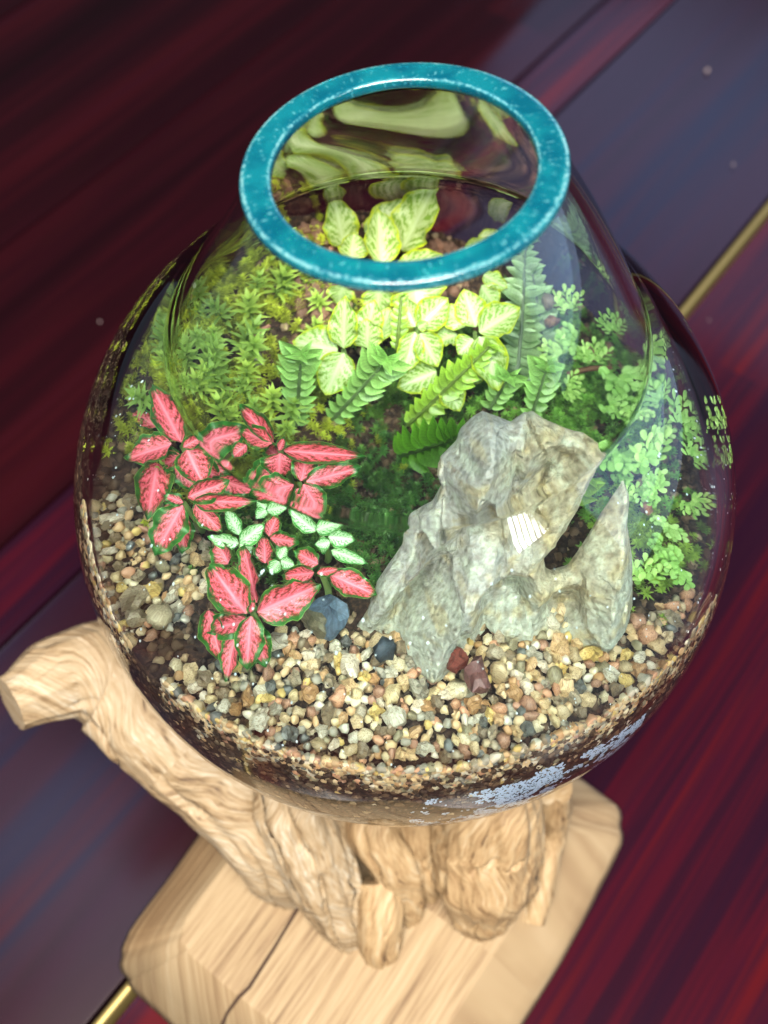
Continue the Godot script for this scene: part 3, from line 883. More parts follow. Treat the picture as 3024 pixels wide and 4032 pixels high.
func gravel() -> void:
	var t := thing("gravel", "tan, cream and grey pebbles lying in a crescent along the front of the bowl", "gravel")
	var tones := [Color(0.85, 0.72, 0.54), Color(0.93, 0.86, 0.72), Color(0.76, 0.58, 0.40), Color(0.68, 0.61, 0.51), Color(0.86, 0.64, 0.50), Color(0.66, 0.62, 0.55), Color(0.44, 0.44, 0.42), Color(0.90, 0.80, 0.62), Color(0.87, 0.76, 0.60), Color(0.88, 0.75, 0.46), Color(0.72, 0.54, 0.44), Color(0.88, 0.74, 0.56), Color(0.84, 0.68, 0.50), Color(0.62, 0.57, 0.45), Color(0.84, 0.80, 0.72), Color(0.92, 0.85, 0.76), Color(0.80, 0.70, 0.55), Color(0.58, 0.50, 0.40)]
	var mottled := noise_tex(0.02, [[0.0, Color(0.62, 0.56, 0.50)], [0.4, Color(0.88, 0.86, 0.83)], [0.7, Color(1, 1, 1)], [1.0, Color(0.80, 0.72, 0.62)]], 256, 4, FastNoiseLite.TYPE_SIMPLEX_SMOOTH, 30)
	var shapes := []
	for k in tones.size() * 3:
		var m := mat(tones[k % tones.size()], 0.42, mottled)
		m.uv1_scale = Vector3(0.7, 0.7, 1)
		m.uv1_offset = Vector3(k * 0.13, k * 0.29, 0)
		shapes.append(pebble_mesh(k + 1, 0.24 + 0.06 * (k % 4), m, k % 3 != 1))
	var laid := []
	var tries := 0
	while laid.size() < 950 and tries < 40000:
		tries += 1
		var x := rng.randf_range(-0.92, 0.92)
		var z := rng.randf_range(0.2, 0.94)
		if not gravel_here(x, z): continue
		var r := rng.randf_range(0.010, 0.017) if rng.randf() < 0.78 else rng.randf_range(0.017, 0.026)
		var y := ground(x, z) + 0.010
		if Vector3(x, y, z).length() > 0.935 - r * 0.9: continue
		var free := true
		for q in laid:
			if Vector2(q[0] - x, q[1] - z).length() < (q[2] + r) * 0.84:
				free = false
				break
		if free: laid.append([x, z, r, y])
	laid.sort_custom(func(a, b): return a[2] > b[2])
	for k in mini(300, laid.size()):
		var q: Array = laid[k]
		part("pebble", shapes[rng.randi() % shapes.size()], t, Transform3D(tumbled(q[2] * 1.2).scaled(Vector3.ONE * U), Vector3(q[0], q[3] + rng.randf_range(0.0, 0.016), q[1])))
	var where := []
	var tint := []
	for k in range(300, laid.size()):
		var q: Array = laid[k]
		where.append(Transform3D(tumbled(q[2] * 1.2).scaled(Vector3.ONE * U), Vector3(q[0], q[3] + rng.randf_range(0.0, 0.016), q[1])))
		tint.append(tones[rng.randi() % tones.size()].srgb_to_linear())
	for k in 5000:                                                           # the layer below and the grit along the glass
		var f := rng.randf_range(-0.1, PI + 0.1)
		var e := edge_radius(f) if k < 3000 else rng.randf_range(0.3, 0.92)
		var q := Vector3(cos(f) * e, 0, sin(f) * e)
		if not gravel_here(q.x * 0.98, q.z * 0.98): continue
		q.y = ground(q.x, q.z)
		var r := rng.randf_range(0.008, 0.017)
		if k < 3000:
			var lat := asin(q.y / 0.955) + 0.02 - (0.07 + 0.10 * broad.get_noise_1d(f * 9.0)) * rng.randf() - (0.12 * rng.randf() if rng.randf() < 0.12 else 0.0)
			q = Vector3(cos(f) * cos(lat), sin(lat), sin(f) * cos(lat)) * (0.958 - r * 0.5)
		else: q.y += 0.002
		where.append(Transform3D(tumbled(r).scaled(Vector3.ONE * U), q))
		tint.append(tones[rng.randi() % tones.size()].srgb_to_linear() * rng.randf_range(0.7, 1.05))
	scatter("grit", pebble_mesh(50, 0.26, vertex_tinted(0.45)), where, tint, t)
	# reddish brown clay balls at the back, under the neck
	where = []
	tint = []
	for spot in [[-0.27, -0.52, 0.10, 60], [0.10, -0.80, 0.12, 70], [-0.30, -0.78, 0.10, 40], [0.45, -0.52, 0.10, 26], [0.66, -0.42, 0.08, 14]]:
		for k in spot[3]:
			var q := Vector3(spot[0] + rng.randfn(0, spot[2] * 0.5), 0, spot[1] + rng.randfn(0, spot[2] * 0.5))
			q.y = ground(q.x, q.z) + 0.012
			if q.length() > 0.91: continue
			where.append(Transform3D(tumbled(rng.randf_range(0.012, 0.026)).scaled(Vector3.ONE * U), q))
			tint.append(Color(0.30, 0.15, 0.09).lerp(Color(0.20, 0.11, 0.07), rng.randf()) * rng.randf_range(0.7, 1.2))
	var clay := scatter("clay_pebbles", pebble_mesh(61, 0.3, vertex_tinted(0.75)), where, tint, t)
	clay.set_meta("label", "reddish brown clay pebbles at the back of the bowl")

# ---------------------------------------------------------------- nerve plants
func leafy_plant(called: String, label: String, at: Vector3, leaves: Array, meshes: Array, stem: Material, group: String, plump := 1.0) -> void:
	var t := thing(called, label, "plant", at, group)
	for q in leaves:
		var b := Vector3(q[0], q[1], q[2])
		var e := Vector3(q[3], q[4], q[5])
		var axis := e - b
		var up := Vector3(0, 1.0, 0.62)
		up += Vector3(axis.x, 0, axis.z).normalized() * -0.15
		var len := axis.length()
		var f := facing(axis, up, q[6] * 1.14 * plump * rng.randf_range(0.92, 1.08) * U, len * U, len * 1.12 * plump * U)
		f.y = f.y.normalized() * (q[6] + len) * 0.5 * U
		f = f.rotated(axis.normalized(), rng.randf_range(-0.38, 0.38))
		part("leaf", meshes[(int(q[7]) + rng.randi() % 5) % meshes.size()], t, Transform3D(f, b))
	if leaves.size() > 5 and group.begins_with("pink"):                        # the older, lower leaves under each rosette
		for k in 4:
			var az := rng.randf() * TAU
			var axis := Vector3(cos(az), -0.35, sin(az)) * rng.randf_range(0.085, 0.125)
			var f := facing(axis, Vector3(0, 1, 0.4), axis.length() * 0.62 * U, axis.length() * U, axis.length() * U)
			part("leaf", meshes[2], t, Transform3D(f, Vector3(cos(az) * 0.015, -0.055, sin(az) * 0.015)))
	var foot := Vector3(at.x * 0.97, 0, at.z - 0.02)
	foot.y = ground(foot.x, foot.z) - 0.01
	part("stem", stem_mesh(foot - at, Vector3(0, -0.004, 0), 0.010, Vector3(0.01, 0, 0.012), stem), t)

func leaf_set(kind: int, seed_: int, pointed: float, wave: float, glow: Color, shapes: int) -> Array:
	var out := []
	for k in shapes:
		var m := mat(Color.WHITE, 0.42, leaf_picture(kind, seed_ + k))
		m.backlight_enabled = true
		m.backlight = glow
		m.metallic_specular = 0.5
		out.append(leaf_mesh(m, seed_ + k, pointed + 0.2 * (k % 2), wave, [0.5, 0.9, 0.2, 0.7, -0.3][k % 5], [0.45, 0.15, 0.75, 0.3, 0.6][k % 5]))
	return out

func nerve_plants() -> void:
	var stalk := mat(Color(0.52, 0.62, 0.34), 0.6)
	var red := leaf_set(0, 0, 0.35, 1.7, Color(0.24, 0.10, 0.10), 5)
	var yellow := leaf_set(1, 10, 0.1, 1.5, Color(0.22, 0.26, 0.10), 3)
	var mint := leaf_set(2, 20, 0.5, 1.3, Color(0.22, 0.30, 0.18), 2)
	for p in [
		["pink nerve plant rosette with one tall upright leaf, against the left glass", [-.621,.42,.109], [[-.003,0,-.009,-.087,.05,-.157,.086,0],[-.09,-.05,-.096,-.201,-.02,-.14,.055,0],[-.029,0,0,-.154,-.02,.028,.09,0],[.042,0,0,.174,0,-.058,.083,1],[.016,0,.015,.06,-.04,.1,.105,0],[.008,.01,.016,.066,.04,-.006,.034,1],[-.033,-.07,.022,.024,-.09,.087,.064,1],[-.09,-.08,.012,-.096,-.1,.165,.096,0]]],
		["pink nerve plant rosette whose long leaf points down to the tan gravel", [-.603,.4,.289], [[-.001,0,.011,-.067,-.05,.117,.092,0],[.013,.01,-.008,.112,.02,-.053,.064,1],[.026,0,0,.181,0,-.003,.052,2],[.028,-.02,-.005,.092,-.06,.052,.053,0],[0,0,.003,-.038,.03,0,.036,1],[.077,-.08,-.13,.163,-.07,-.085,.054,1]]],
		["pink nerve plant rosette with a narrow leaf reaching to the fern sprig", [-.347,.42,.115], [[-.018,0,-.024,-.108,.03,-.122,.057,2],[-.023,0,-.018,-.107,0,-.061,.061,0],[.012,0,.006,.213,.02,.036,.058,1],[.001,0,.015,-.003,-.05,.063,.1,2],[-.097,-.02,-.027,-.139,-.04,.004,.042,1],[-.001,.01,.013,.014,.05,.004,.029,2]]],
		["pink nerve plant rosette of four leaves beside the dark hollow", [-.29,.4,.217], [[.005,0,-.006,.024,.02,-.111,.068,0],[.019,0,-.003,.156,.01,-.04,.072,1],[-.016,0,.009,-.133,-.03,.035,.084,0],[.01,0,.006,.057,-.06,.07,.077,1],[-.005,-.01,.014,-.003,-.03,.035,.029,2]]],
		["lowest pink nerve plant, broad leaves hanging over the gravel", [-.392,.4,.613], [[-.013,0,.008,-.107,.02,-.11,.101,0],[.004,-.03,-.036,-.037,0,-.177,.06,1],[.014,0,.005,.156,.02,-.048,.094,0],[-.001,0,.015,-.008,-.06,.114,.071,0],[-.127,-.1,-.053,-.088,-.13,.056,.06,1],[-.048,-.09,.007,-.065,-.13,.111,.05,0],[-.084,-.07,-.17,-.119,-.05,-.224,.061,2],[-.001,.01,.01,.01,.05,.004,.022,2]]],
		["small pink nerve plant with a leaf tip touching the rock", [-.225,.38,.494], [[-.008,0,-.024,-.068,.01,-.05,.058,0],[-.018,0,.003,-.096,-.02,.002,.053,1],[.023,0,.008,.134,-.03,.046,.069,0],[-.008,.01,.009,.045,.03,.009,.027,2],[-.05,-.03,.004,-.018,-.05,.022,.028,1]]],
		["little pink and green nerve plant between the larger pink rosettes", [-.378,.34,.375], [[.004,0,-.014,.023,.01,-.07,.05,2],[.009,0,-.008,.079,0,.008,.052,2],[-.003,-.02,.06,-.01,0,-.008,.05,2],[.001,-.02,.049,.037,-.03,.076,.043,2]]],
	]:
		leafy_plant("pink_nerve_plant", p[0], V(p[1]), p[2], red, stalk, "pink nerve plants on the left of the bowl")
	for p in [
		["pale mint green nerve plant sprig at the edge of the dark hollow", [-.229,.36,.37], [[-.017,0,-.014,-.082,.04,-.05,.04,0],[-.015,0,-.017,.055,.03,-.026,.045,0],[.019,0,.003,.083,0,.014,.045,0],[.026,-.03,.029,.112,-.02,.071,.04,0],[.024,0,.022,-.013,0,.028,.033,0],[.005,0,0,.004,-.04,.031,.033,0]]],
		["whitish green nerve plant sprig between the two lower pink plants", [-.452,.35,.387], [[0,0,.003,-.069,.03,.005,.04,0],[.005,0,.003,.065,.03,-.037,.045,0],[-.005,-.02,-.035,-.037,.01,-.095,.041,0],[.003,0,.006,.036,-.02,.007,.033,0]]],
		["tiny mint green sprig tucked between the two right hand pink rosettes", [-.39,.33,.272], [[.002,0,-.003,-.02,0,.023,.034,0],[.005,0,-.003,.055,.02,.001,.036,0],[0,0,-.006,-.019,.02,-.022,.032,0]]],
		["tiny green and white sprig left of the slate chip", [-.338,.33,.43], [[-.003,0,-.003,.014,.02,-.027,.033,0],[0,0,.003,.034,0,.016,.033,0],[-.004,0,.005,-.029,-.02,.027,.038,0]]],
	]:
		leafy_plant("pale_nerve_plant", p[0], V(p[1]), p[2], mint, stalk, "")
	for p in [
		["yellow edged nerve plant with a single upright leaf above the fern sprigs", [-.184,.42,-.255], [[.001,.02,.015,.003,.12,-.038,.068,0],[-.016,0,.006,-.116,.02,-.01,.092,1],[.003,0,.016,-.035,-.05,.093,.097,0],[.066,-.02,-.059,.083,.05,-.104,.072,1],[.073,-.02,-.018,.071,.04,-.046,.071,0],[.109,-.04,-.064,.128,0,-.132,.056,1]]],
		["yellow edged nerve plant in the middle, just below the glass rim", [.038,.43,-.322], [[-.005,0,-.006,-.036,.04,-.059,.055,0],[.007,0,-.006,.072,.04,-.056,.077,1],[-.007,0,.013,-.031,-.05,.089,.065,0],[.009,0,.019,.05,-.05,.073,.074,1],[.002,.01,.009,.023,.03,.008,.029,0]]],
		["yellow edged nerve plant with rounded leaves beside the silvery fern", [.213,.44,-.3], [[.003,0,-.019,-.023,.05,-.088,.072,0],[.014,0,.003,.107,.03,-.046,.081,1],[-.028,0,-.022,-.085,.02,-.068,.06,0],[.011,0,.019,.055,-.06,.122,.083,1],[-.008,0,.028,-.041,-.02,.055,.059,0],[-.052,-.04,-.027,-.101,-.04,-.001,.053,1]]],
		["yellow green nerve plant low behind the feathery fern frond", [.127,.34,-.202], [[.039,0,-.019,.109,0,-.025,.055,0],[0,0,.016,.031,-.04,.063,.067,1],[-.028,0,-.031,-.117,-.02,-.001,.075,0],[-.034,-.01,.032,-.057,-.04,.051,.048,0]]],
	]:
		leafy_plant("yellow_nerve_plant", p[0], V(p[1]), p[2], yellow, stalk, "yellow edged nerve plants in the middle of the bowl", 1.20)
	for p in [
		["white veined nerve plant seen through the bowl mouth, with one big pale leaf", [-.067,.38,-.702], [[-.119,0,-.006,-.141,.11,-.059,.086,0],[-.053,.02,-.054,.057,.09,-.098,.066,1],[.064,0,.003,.138,.16,-.059,.118,0],[-.002,.02,.101,-.009,.1,-.014,.089,1],[-.097,.03,.08,-.09,.08,.039,.071,0],[.048,0,.086,.16,.03,.08,.065,1]]],
		["small yellow green nerve plant beside the pebbles in the bowl mouth", [.249,.33,-.774], [[-.044,0,.022,.014,.02,.008,.043,0],[0,.01,-.015,.053,.03,-.019,.038,1],[0,0,.006,.05,0,-.013,.036,0]]],
		["pale nerve plant half hidden under the front of the glass rim", [-.067,.42,-.504], [[-.132,0,-.012,-.144,-.05,.007,.07,0],[-.017,0,-.003,-.017,-.06,.026,.075,1],[.098,-.02,-.02,.115,-.05,.027,.141,0],[.321,0,-.053,.379,0,-.018,.055,1],[.314,0,-.006,.354,-.04,.025,.064,0]]],
	]:
		leafy_plant("yellow_nerve_plant", p[0], V(p[1]), p[2], yellow, stalk, "yellow edged nerve plants in the middle of the bowl", 1.20)

# ---------------------------------------------------------------- ferns
func ferns() -> void:
	var tones := [Color(0.62, 0.78, 0.46), Color(0.60, 0.73, 0.26), Color(0.38, 0.58, 0.16), Color(0.62, 0.72, 0.57)]
	var veins := Image.create(32, 64, false, Image.FORMAT_RGB8)                # a darker midrib, fine side veins, a paler margin and tip
	for y in 64:
		for x in 32:
			var u := absf((x + 0.5) / 32.0 * 2.0 - 1.0)
			var l := 0.80 + 0.20 * smoothstep(0.3, 1.0, y / 64.0) + 0.10 * smoothstep(0.6, 1.0, u) - 0.16 * smoothstep(0.14, 0.0, u) - 0.07 * (0.5 + 0.5 * sin(y * 0.9 - u * 9.0)) + 0.10 * fine.get_noise_2d(x * 0.12, y * 0.07)
			veins.set_pixel(x, y, Color(l, minf(l * 1.03, 1.0), l * 0.92))
	var blade_tint := ImageTexture.create_from_image(veins)
	var shapes := []
	var stems := []
	for k in 4:
		var pair := []
		for s in 2:
			var m := mat(tones[k] * (1.0 if s == 0 else 1.12), 0.35, blade_tint)
			m.backlight_enabled = true
			m.backlight = Color(0.35, 0.5, 0.12)
			pair.append(leaflet_mesh(m, s == 1 or k == 1))
		shapes.append(pair)
		stems.append(mat(tones[k] * 0.6, 0.6))
	for p in [
		["upright light green fern sprig with a starry tip, left of the other sprigs", [-.326,.2,-.134], [.029,.3,-.025], 9, .073, .028, 0],
		["light green fern sprig leaning right, in front of the yellow nerve plants", [-.219,.2,-.162], [.161,.28,.012], 9, .087, .034, 0],
		["feathery yellow green fern frond with toothed leaflets arching upward", [.013,.22,-.122], [.238,.24,-.104], 13, .058, .028, 1],
		["broad dark green fern frond beside the top of the rock", [-.011,.16,-.051], [.182,.24,.102], 9, .104, .034, 2],
		["tiny saw edged fern tip standing under the glass rim", [-.022,.38,-.284], [.011,.12,-.101], 8, .029, .018, 1],
		["silvery green fern frond along the back of the right moss", [.35,.28,-.227], [.061,.14,-.472], 17, .085, .029, 3],
		["second silvery fern frond leaning right beside the first", [.454,.26,-.356], [-.028,.14,-.231], 12, .07, .026, 3],
		["fresh green whorled sprig standing directly behind the rock", [.386,.26,-.118], [.033,.16,-.054], 6, .07, .03, 0],
		["smaller fresh green sprig behind the left peak of the rock", [.264,.25,-.161], [.044,.13,-.009], 5, .065, .027, 0],
		["bright sprig growing in the gap between the rock and its fin", [.494,.2,.16], [.028,.12,.001], 5, .055, .022, 1],
	]:

		var t := thing("fern_sprig", p[0], "fern", V(p[1]), "fern sprigs in the middle of the bowl")
		var tip := V(p[2])
		var n: int = p[3]
		var kind: int = p[6]
		var bend := Vector3(0, 0.03, 0.03) * tip.length()
		part("stem", stem_mesh(Vector3.ZERO, tip, 0.006, bend, stems[kind]), t)
		var dir := tip.normalized()
		var face := (Vector3(0, 0.55, 0.85) - dir * dir.dot(Vector3(0, 0.55, 0.85))).normalized()
		var side := dir.cross(face).normalized()
		for k in n:
			var f := (k + 0.6) / n
			var at := tip * f + bend * sin(PI * f)
			var big := (0.50 + 0.62 * f) if kind == 0 else sin(PI * clampf(f * 0.85 + 0.12, 0.0, 1.0)) * 0.6 + 0.5
			for s in [-1.0, 1.0]:
				var lean_ := 0.25 + 0.55 * f + rng.randf_range(-0.18, 0.18)
				var axis: Vector3 = side * s + dir * lean_ + face * rng.randf_range(-0.10, 0.38)
				var long: float = p[4] * big * rng.randf_range(0.78, 1.12)
				var f3 := facing(axis, face + dir * 0.25, p[5] * 1.8 * big * U, long * U, long * U)
				part("leaflet", shapes[kind][rng.randi() % 2], t, Transform3D(f3, at))
		for k in (5 if kind == 0 else 2):                                    # the open tip
			var q := TAU * k / 5.0
			var axis: Vector3 = dir * 0.7 + side * cos(q) + face * (0.5 + sin(q) * 0.6)
			part("leaflet", shapes[kind][1], t, Transform3D(facing(axis, face + dir, p[5] * 0.85 * U, p[4] * 0.8 * U, p[4] * 0.8 * U), tip))

# ---------------------------------------------------------------- mosses
func blade(g: Geo, at: Vector3, axis: Vector3, up: Vector3, w: float, col: Color, tip: Color) -> void:
	var f := facing(axis, up, 1, 1, 1)
	var l := axis.length()
	var a := g.p(at - f.x * w * 0.3, Vector2.ZERO, col)
	var b := g.p(at + f.x * w * 0.3, Vector2.ZERO, col)
	var c := g.p(at + f.z * l * 0.45 - f.x * w * 0.5 + f.y * l * 0.03, Vector2.ZERO, col.lerp(tip, 0.5))
	var d := g.p(at + f.z * l * 0.45 + f.x * w * 0.5 + f.y * l * 0.03, Vector2.ZERO, col.lerp(tip, 0.5))
	var e := g.p(at + f.z * l - f.y * l * 0.10, Vector2.ZERO, tip)
	g.quad(a, b, d, c)
	g.tri(c, d, e)

func star_sprig(seed_: int, m: Material, low: Color, high: Color) -> ArrayMesh:   # a moss shoot: whorls of narrow leaves up a thin stem
	var r := RandomNumberGenerator.new()
	r.seed = seed_
	var g := Geo.new()
	for k in 3:
		var q := TAU * k / 3.0
		blade(g, Vector3(cos(q), 0, sin(q)) * 0.004 + Vector3(0, -0.02, 0), Vector3(0, 0.11, 0), Vector3(cos(q), 0, sin(q)), 0.010, Color(0.08, 0.06, 0.02), low)
	for tier in 4:
		var y := 0.030 + tier * 0.020
		var n := [5, 6, 6, 5][tier] as int
		for k in n:
			var q := TAU * (k + r.randf() * 0.5) / n + tier
			var rise: float = [0.15, 0.40, 0.75, 1.7][tier] + r.randf_range(-0.1, 0.15)
			var axis: Vector3 = Vector3(cos(q), rise, sin(q)).normalized() * r.randf_range(0.042, 0.058) * [1.0, 1.05, 0.95, 0.7][tier]
			blade(g, Vector3(0, y, 0), axis, Vector3.UP, 0.013, low, high)
	return g.mesh(m, true, 1.0)

func lobed_sprig(seed_: int, m: Material, low: Color, high: Color) -> ArrayMesh:   # a forked shoot of small rounded lobes
	var r := RandomNumberGenerator.new()
	r.seed = seed_
	var g := Geo.new()
	var lobe := func(at: Vector3, axis: Vector3, s: float) -> void:
		var f := facing(axis, Vector3(0, 1, 0.5), s, s, s)
		var col := low.lerp(high, r.randf_range(0.3, 1.0))
		var mid := g.p(at + f.z * 0.55 + f.y * 0.16, Vector2.ZERO, col)
		var first := -1
		for k in 9:
			var q := TAU * k / 9.0
			var wd := 0.25 * (1.0 + 0.45 * cos(q))
			var i := g.p(at + f.z * (0.55 + 0.5 * cos(q)) + f.x * wd * sin(q) * 1.1, Vector2.ZERO, col)
			if first < 0: first = i
			if k > 0: g.tri(mid, i - 1, i)
			if k == 8: g.tri(mid, i, first)
	for b in 5:
		var a := (b - 2) * 0.5 + r.randf_range(-0.15, 0.15)
		var dir := Vector3(sin(a), r.randf_range(0.35, 1.1), cos(a)).normalized()
		for k in 3:
			var at := dir * (0.022 + 0.024 * k)
			for s in [-1.0, 1.0]:
				lobe.call(at, dir + dir.cross(Vector3.UP).normalized() * s * 0.9, r.randf_range(0.026, 0.038))
		lobe.call(dir * 0.085, dir, 0.034)
	return g.mesh(m, true, 1.0)

func mosses() -> void:
	var m := vertex_tinted(0.5)
	m.backlight_enabled = true
	m.backlight = Color(0.30, 0.42, 0.12)
	# low moss, one carpet of countless shoots
	var tuft := star_sprig(5, m, Color(0.7, 0.7, 0.5), Color(1.0, 1.0, 0.9))
	var cover := thing("moss_carpet", "low olive and bright green moss covering the soil at the back and sides", "moss")
	cover.set_meta("kind", "stuff")
	for zone in [[-0.58, -0.40, 0.44, 0.46, 2600, Color(0.38, 0.42, 0.04)], [-0.62, -0.05, 0.20, 0.20, 700, Color(0.22, 0.23, 0.03)], [0.55, -0.20, 0.30, 0.38, 1900, Color(0.14, 0.30, 0.05)], [0.70, 0.28, 0.14, 0.16, 300, Color(0.22, 0.33, 0.05)], [-0.08, 0.14, 0.20, 0.26, 900, Color(0.05, 0.14, 0.03)], [-0.35, 0.28, 0.22, 0.2, 600, Color(0.07, 0.16, 0.03)], [0.1, -0.35, 0.35, 0.25, 1100, Color(0.08, 0.18, 0.03)]]:
		var where := []
		var tint := []
		for k in zone[4]:
			var q := Vector3(zone[0] + rng.randfn(0, zone[2] * 0.5), 0, zone[1] + rng.randfn(0, zone[3] * 0.5))
			q.y = ground(q.x, q.z) - 0.004
			if q.length() > 0.945 or (q.z > 0.45 and absf(q.x) < 0.6): continue
			if broad.get_noise_2d(q.x * 8.0, q.z * 8.0) < -0.20: continue
			var s := rng.randf_range(0.22, 0.50)
			where.append(Transform3D(Basis(Vector3.UP, rng.randf() * TAU).rotated(Vector3(rng.randf() - 0.5, 0, rng.randf() - 0.5).normalized(), rng.randf() * 0.6).scaled(Vector3.ONE * s * U), q))
			var c: Color = zone[5]
			tint.append(c * rng.randf_range(0.5, 2.0) + Color(0.03, 0.02, 0.0) * rng.randf())
		scatter("moss_shoots", tuft, where, tint, cover)
	# single star-shaped shoots standing out of the carpet on the left
	var stars := []
	for k in 4:
		stars.append(star_sprig(11 + k, m, Color(0.20, 0.32, 0.03), Color([0.58, 0.48, 0.66, 0.40][k], [0.76, 0.68, 0.82, 0.58][k], 0.14)))
	for k in 84:
		var q := Vector3(-0.54 + rng.randfn(0, 0.19), 0, -0.34 + rng.randfn(0, 0.21))
		if k < 8: q = Vector3(-0.70 + 0.05 * k, 0, -0.16 + 0.015 * (k % 3))
		q.y = ground(q.x, q.z)
		if q.length() > 0.90 or q.x > -0.22: continue
		var o := MeshInstance3D.new()
		o.name = numbered("star_moss_shoot", self)
		o.mesh = stars[k % 4]
		var s := rng.randf_range(0.75, 1.35)
		o.transform = Transform3D(Basis(Vector3.UP, rng.randf() * TAU).rotated(Vector3(rng.randf() - 0.5, 0, rng.randf() - 0.5).normalized(), rng.randf() * 0.5).scaled(Vector3.ONE * s * U), q * U)
		add_child(o)
		tag(o, "yellow green star shaped moss shoot in the mossy back left of the bowl", "moss shoot", "star moss shoots in the back left of the bowl")
	# lobed sprigs on the right
	var lobes := []
	for k in 3:
		lobes.append(lobed_sprig(30 + k, m, Color(0.20, 0.42, 0.05), Color([0.55, 0.45, 0.62][k], [0.78, 0.72, 0.85][k], [0.22, 0.20, 0.30][k])))
	for q in [[[.628,.33,.03], 1.25, "large lobed moss sprig at the right upper corner of the rock"], [[.726,.32,.104], 1.15, "large lobed moss sprig above the tip of the rock fin"], [[.678,.28,.133], 0.9], [[.793,.4,.025], 1.1, "tall pale lobed moss sprig closest to the right glass wall"], [[.822,.36,.109], 0.95], [[.74,.3,.179], 0.7], [[.816,.3,.194], 0.7], [[.601,.33,-.15], 0.8], [[.771,.35,-.116], 0.8], [[.653,.26,.199], 0.7], [[.727,.33,-.012], 0.8], [[.597,.35,-.277], 0.8], [[.491,.32,-.212], 0.7], [[.738,.25,.317], 0.6], [[.694,.36,-.399], 0.8], [[.613,.27,.077], 0.8], [[.772,.24,.234], 0.7], [[.654,.26,.449], 0.8, "lobed moss sprig lowest on the right, just above the gravel"], [[.697,.34,-.107], 0.7], [[.648,.36,-.25], 1.1], [[.741,.36,-.324], 1.0], [[.562,.36,-.361], 0.9, "lobed moss sprig beside the brown twig, under the neck"], [[.545,.36,-.477], 0.9], [[.758,.28,.395], 0.75, "lobed moss sprig low against the right glass wall"], [[.506,.33,-.313], 0.9]]:
		var at := V(q[0])
		var o := MeshInstance3D.new()
		o.name = numbered("lobed_moss_sprig", self)
		o.mesh = lobes[rng.randi() % 3]
		o.transform = Transform3D(Basis(Vector3.UP, rng.randf() * TAU).rotated(Vector3.RIGHT, 0.25).scaled(Vector3.ONE * float(q[1]) * 0.95 * U), Vector3(at.x, at.y - 0.03, at.z) * U)
		add_child(o)
		tag(o, q[2] if q.size() > 2 else "small light green forked moss sprig with rounded lobes near the right glass wall", "moss sprig", "lobed moss sprigs along the right of the bowl")

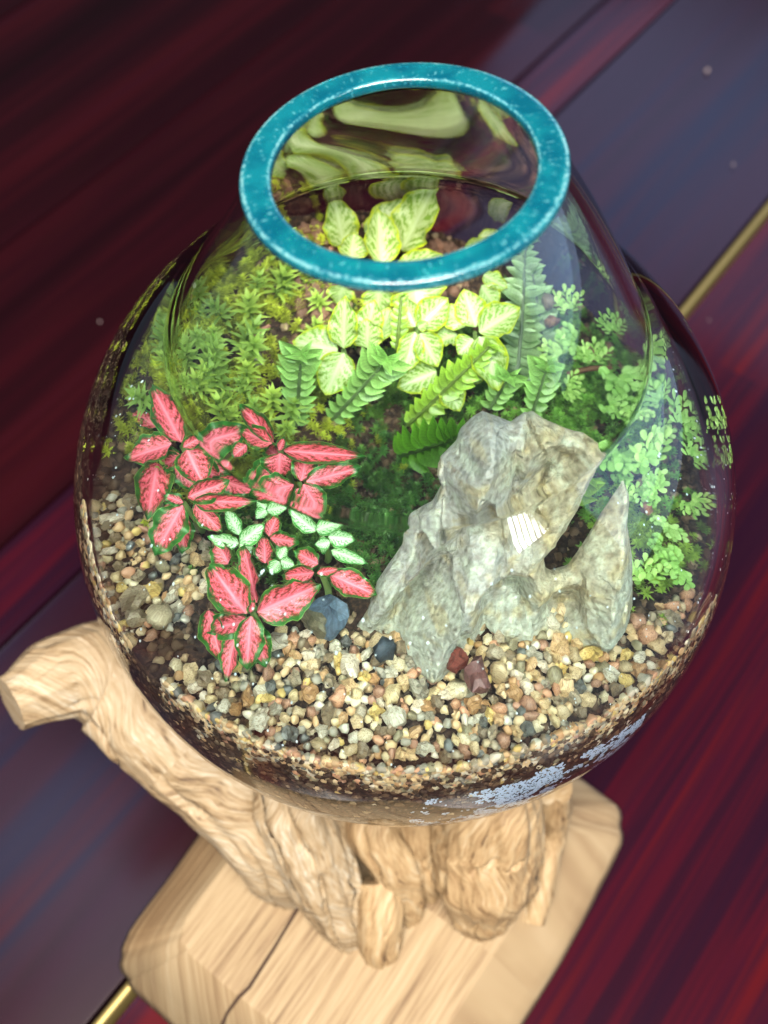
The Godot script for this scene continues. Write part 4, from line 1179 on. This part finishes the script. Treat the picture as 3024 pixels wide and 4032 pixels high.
# ---------------------------------------------------------------- single small things
func small_things() -> void:
	var twig := mat(Color(0.62, 0.46, 0.34), 0.8, noise_tex(0.05, [[0.0, Color(0.6, 0.5, 0.45)], [1.0, Color.WHITE]], 128))
	var o := MeshInstance3D.new()
	o.name = "twig"
	var a := V([.509,.31,-.248])
	var b := V([.646,.34,-.258])
	o.mesh = tube([[a.x, a.y, a.z, 0.010], [(a.x + b.x) / 2, (a.y + b.y) / 2 + 0.01, (a.z + b.z) / 2, 0.009], [b.x, b.y, b.z, 0.006]], 10, 16, 0.2, 71, twig)
	add_child(o)
	tag(o, "thin brown twig lying on the moss right of the ferns", "twig")
	var o2 := MeshInstance3D.new()
	o2.name = "twig_001"
	a = V([-.487,.37,-.324])
	b = V([-.411,.42,-.359])
	o2.mesh = tube([[a.x, a.y, a.z, 0.009], [(a.x + b.x) / 2, (a.y + b.y) / 2 + 0.01, (a.z + b.z) / 2, 0.008], [b.x, b.y, b.z, 0.006]], 10, 16, 0.2, 72, mat(Color(0.72, 0.50, 0.42), 0.8))
	add_child(o2)
	tag(o2, "short pinkish twig poking out of the left moss", "twig")
	var sprout := thing("sprout", "hair thin pale sprout with a white seed on top, in the left moss", "sprout", V([-.634,.4,-.362]))
	var top := V([-.636,.57,-.39]) - V([-.634,.4,-.362])
	part("stem", stem_mesh(Vector3.ZERO, top, 0.004, Vector3(-0.015, 0.01, 0), mat(Color(0.78, 0.72, 0.42), 0.6)), sprout)
	part("seed", pebble_mesh(81, 0.1, mat(Color(0.93, 0.92, 0.84), 0.5)), sprout, Transform3D(facing(Vector3(-0.1, 1, 0.1), Vector3.BACK, 0.011 * U, 0.010 * U, 0.021 * U), top))
	for q in [
		["stone", "round white stone on the moss beside the fern sprig", [-.448,.345,-.287], 0.026, Color(0.86, 0.83, 0.76), 90],
		["stone", "small pale stone in the moss above the tall pink leaf", [-.534,.33,-.231], 0.014, Color(0.80, 0.72, 0.60), 94],
		["stone", "blue grey slate chip at the foot of the pink plants", [-.206,.25,.557], 0.056, Color(0.40, 0.48, 0.56), 91],
		["stone", "greenish grey pointed stone beside the blue slate chip", [-.245,.26,.583], 0.036, Color(0.50, 0.47, 0.37), 96],
		["stone", "oval salmon pink stone right of the rock fin", [.695,.26,.224], 0.024, Color(0.74, 0.50, 0.38), 92],
		["stone", "rosy stone below the neck on the right", [.475,.36,-.419], 0.026, Color(0.62, 0.45, 0.36), 93],
		["stone", "grey stone below the neck on the right, above the rosy one", [.469,.38,-.487], 0.028, Color(0.56, 0.50, 0.43), 97],
		["stone", "mauve wedge shaped stone in the middle of the gravel", [.179,.265,.733], 0.040, Color(0.50, 0.32, 0.30), 95],
		["stone", "dark slate blue stone among the gravel near the rock foot", [-.06,.25,.653], 0.038, Color(0.26, 0.30, 0.34), 98],
		["stone", "thin reddish chip standing upright in front of the rock", [.126,.28,.694], 0.028, Color(0.55, 0.27, 0.22), 99],
		["stone", "cream stone lying lowest in the dark soil by the left glass", [-.651,.25,.543], 0.036, Color(0.86, 0.78, 0.64), 100]]:
		var s := MeshInstance3D.new()
		s.name = numbered(q[0], self)
		var mm := mat(q[4], 0.5, noise_tex(0.03, [[0.0, Color(0.7, 0.68, 0.66)], [1.0, Color.WHITE]], 128, 4, FastNoiseLite.TYPE_SIMPLEX_SMOOTH, q[5])) 
		s.mesh = pebble_mesh(q[5], 0.30, mm, q[5] in [91, 95, 96, 99])
		s.transform = Transform3D(tumbled(q[3]).scaled(Vector3.ONE * U), V(q[2]) * U)
		add_child(s)
		tag(s, q[1], "stone")
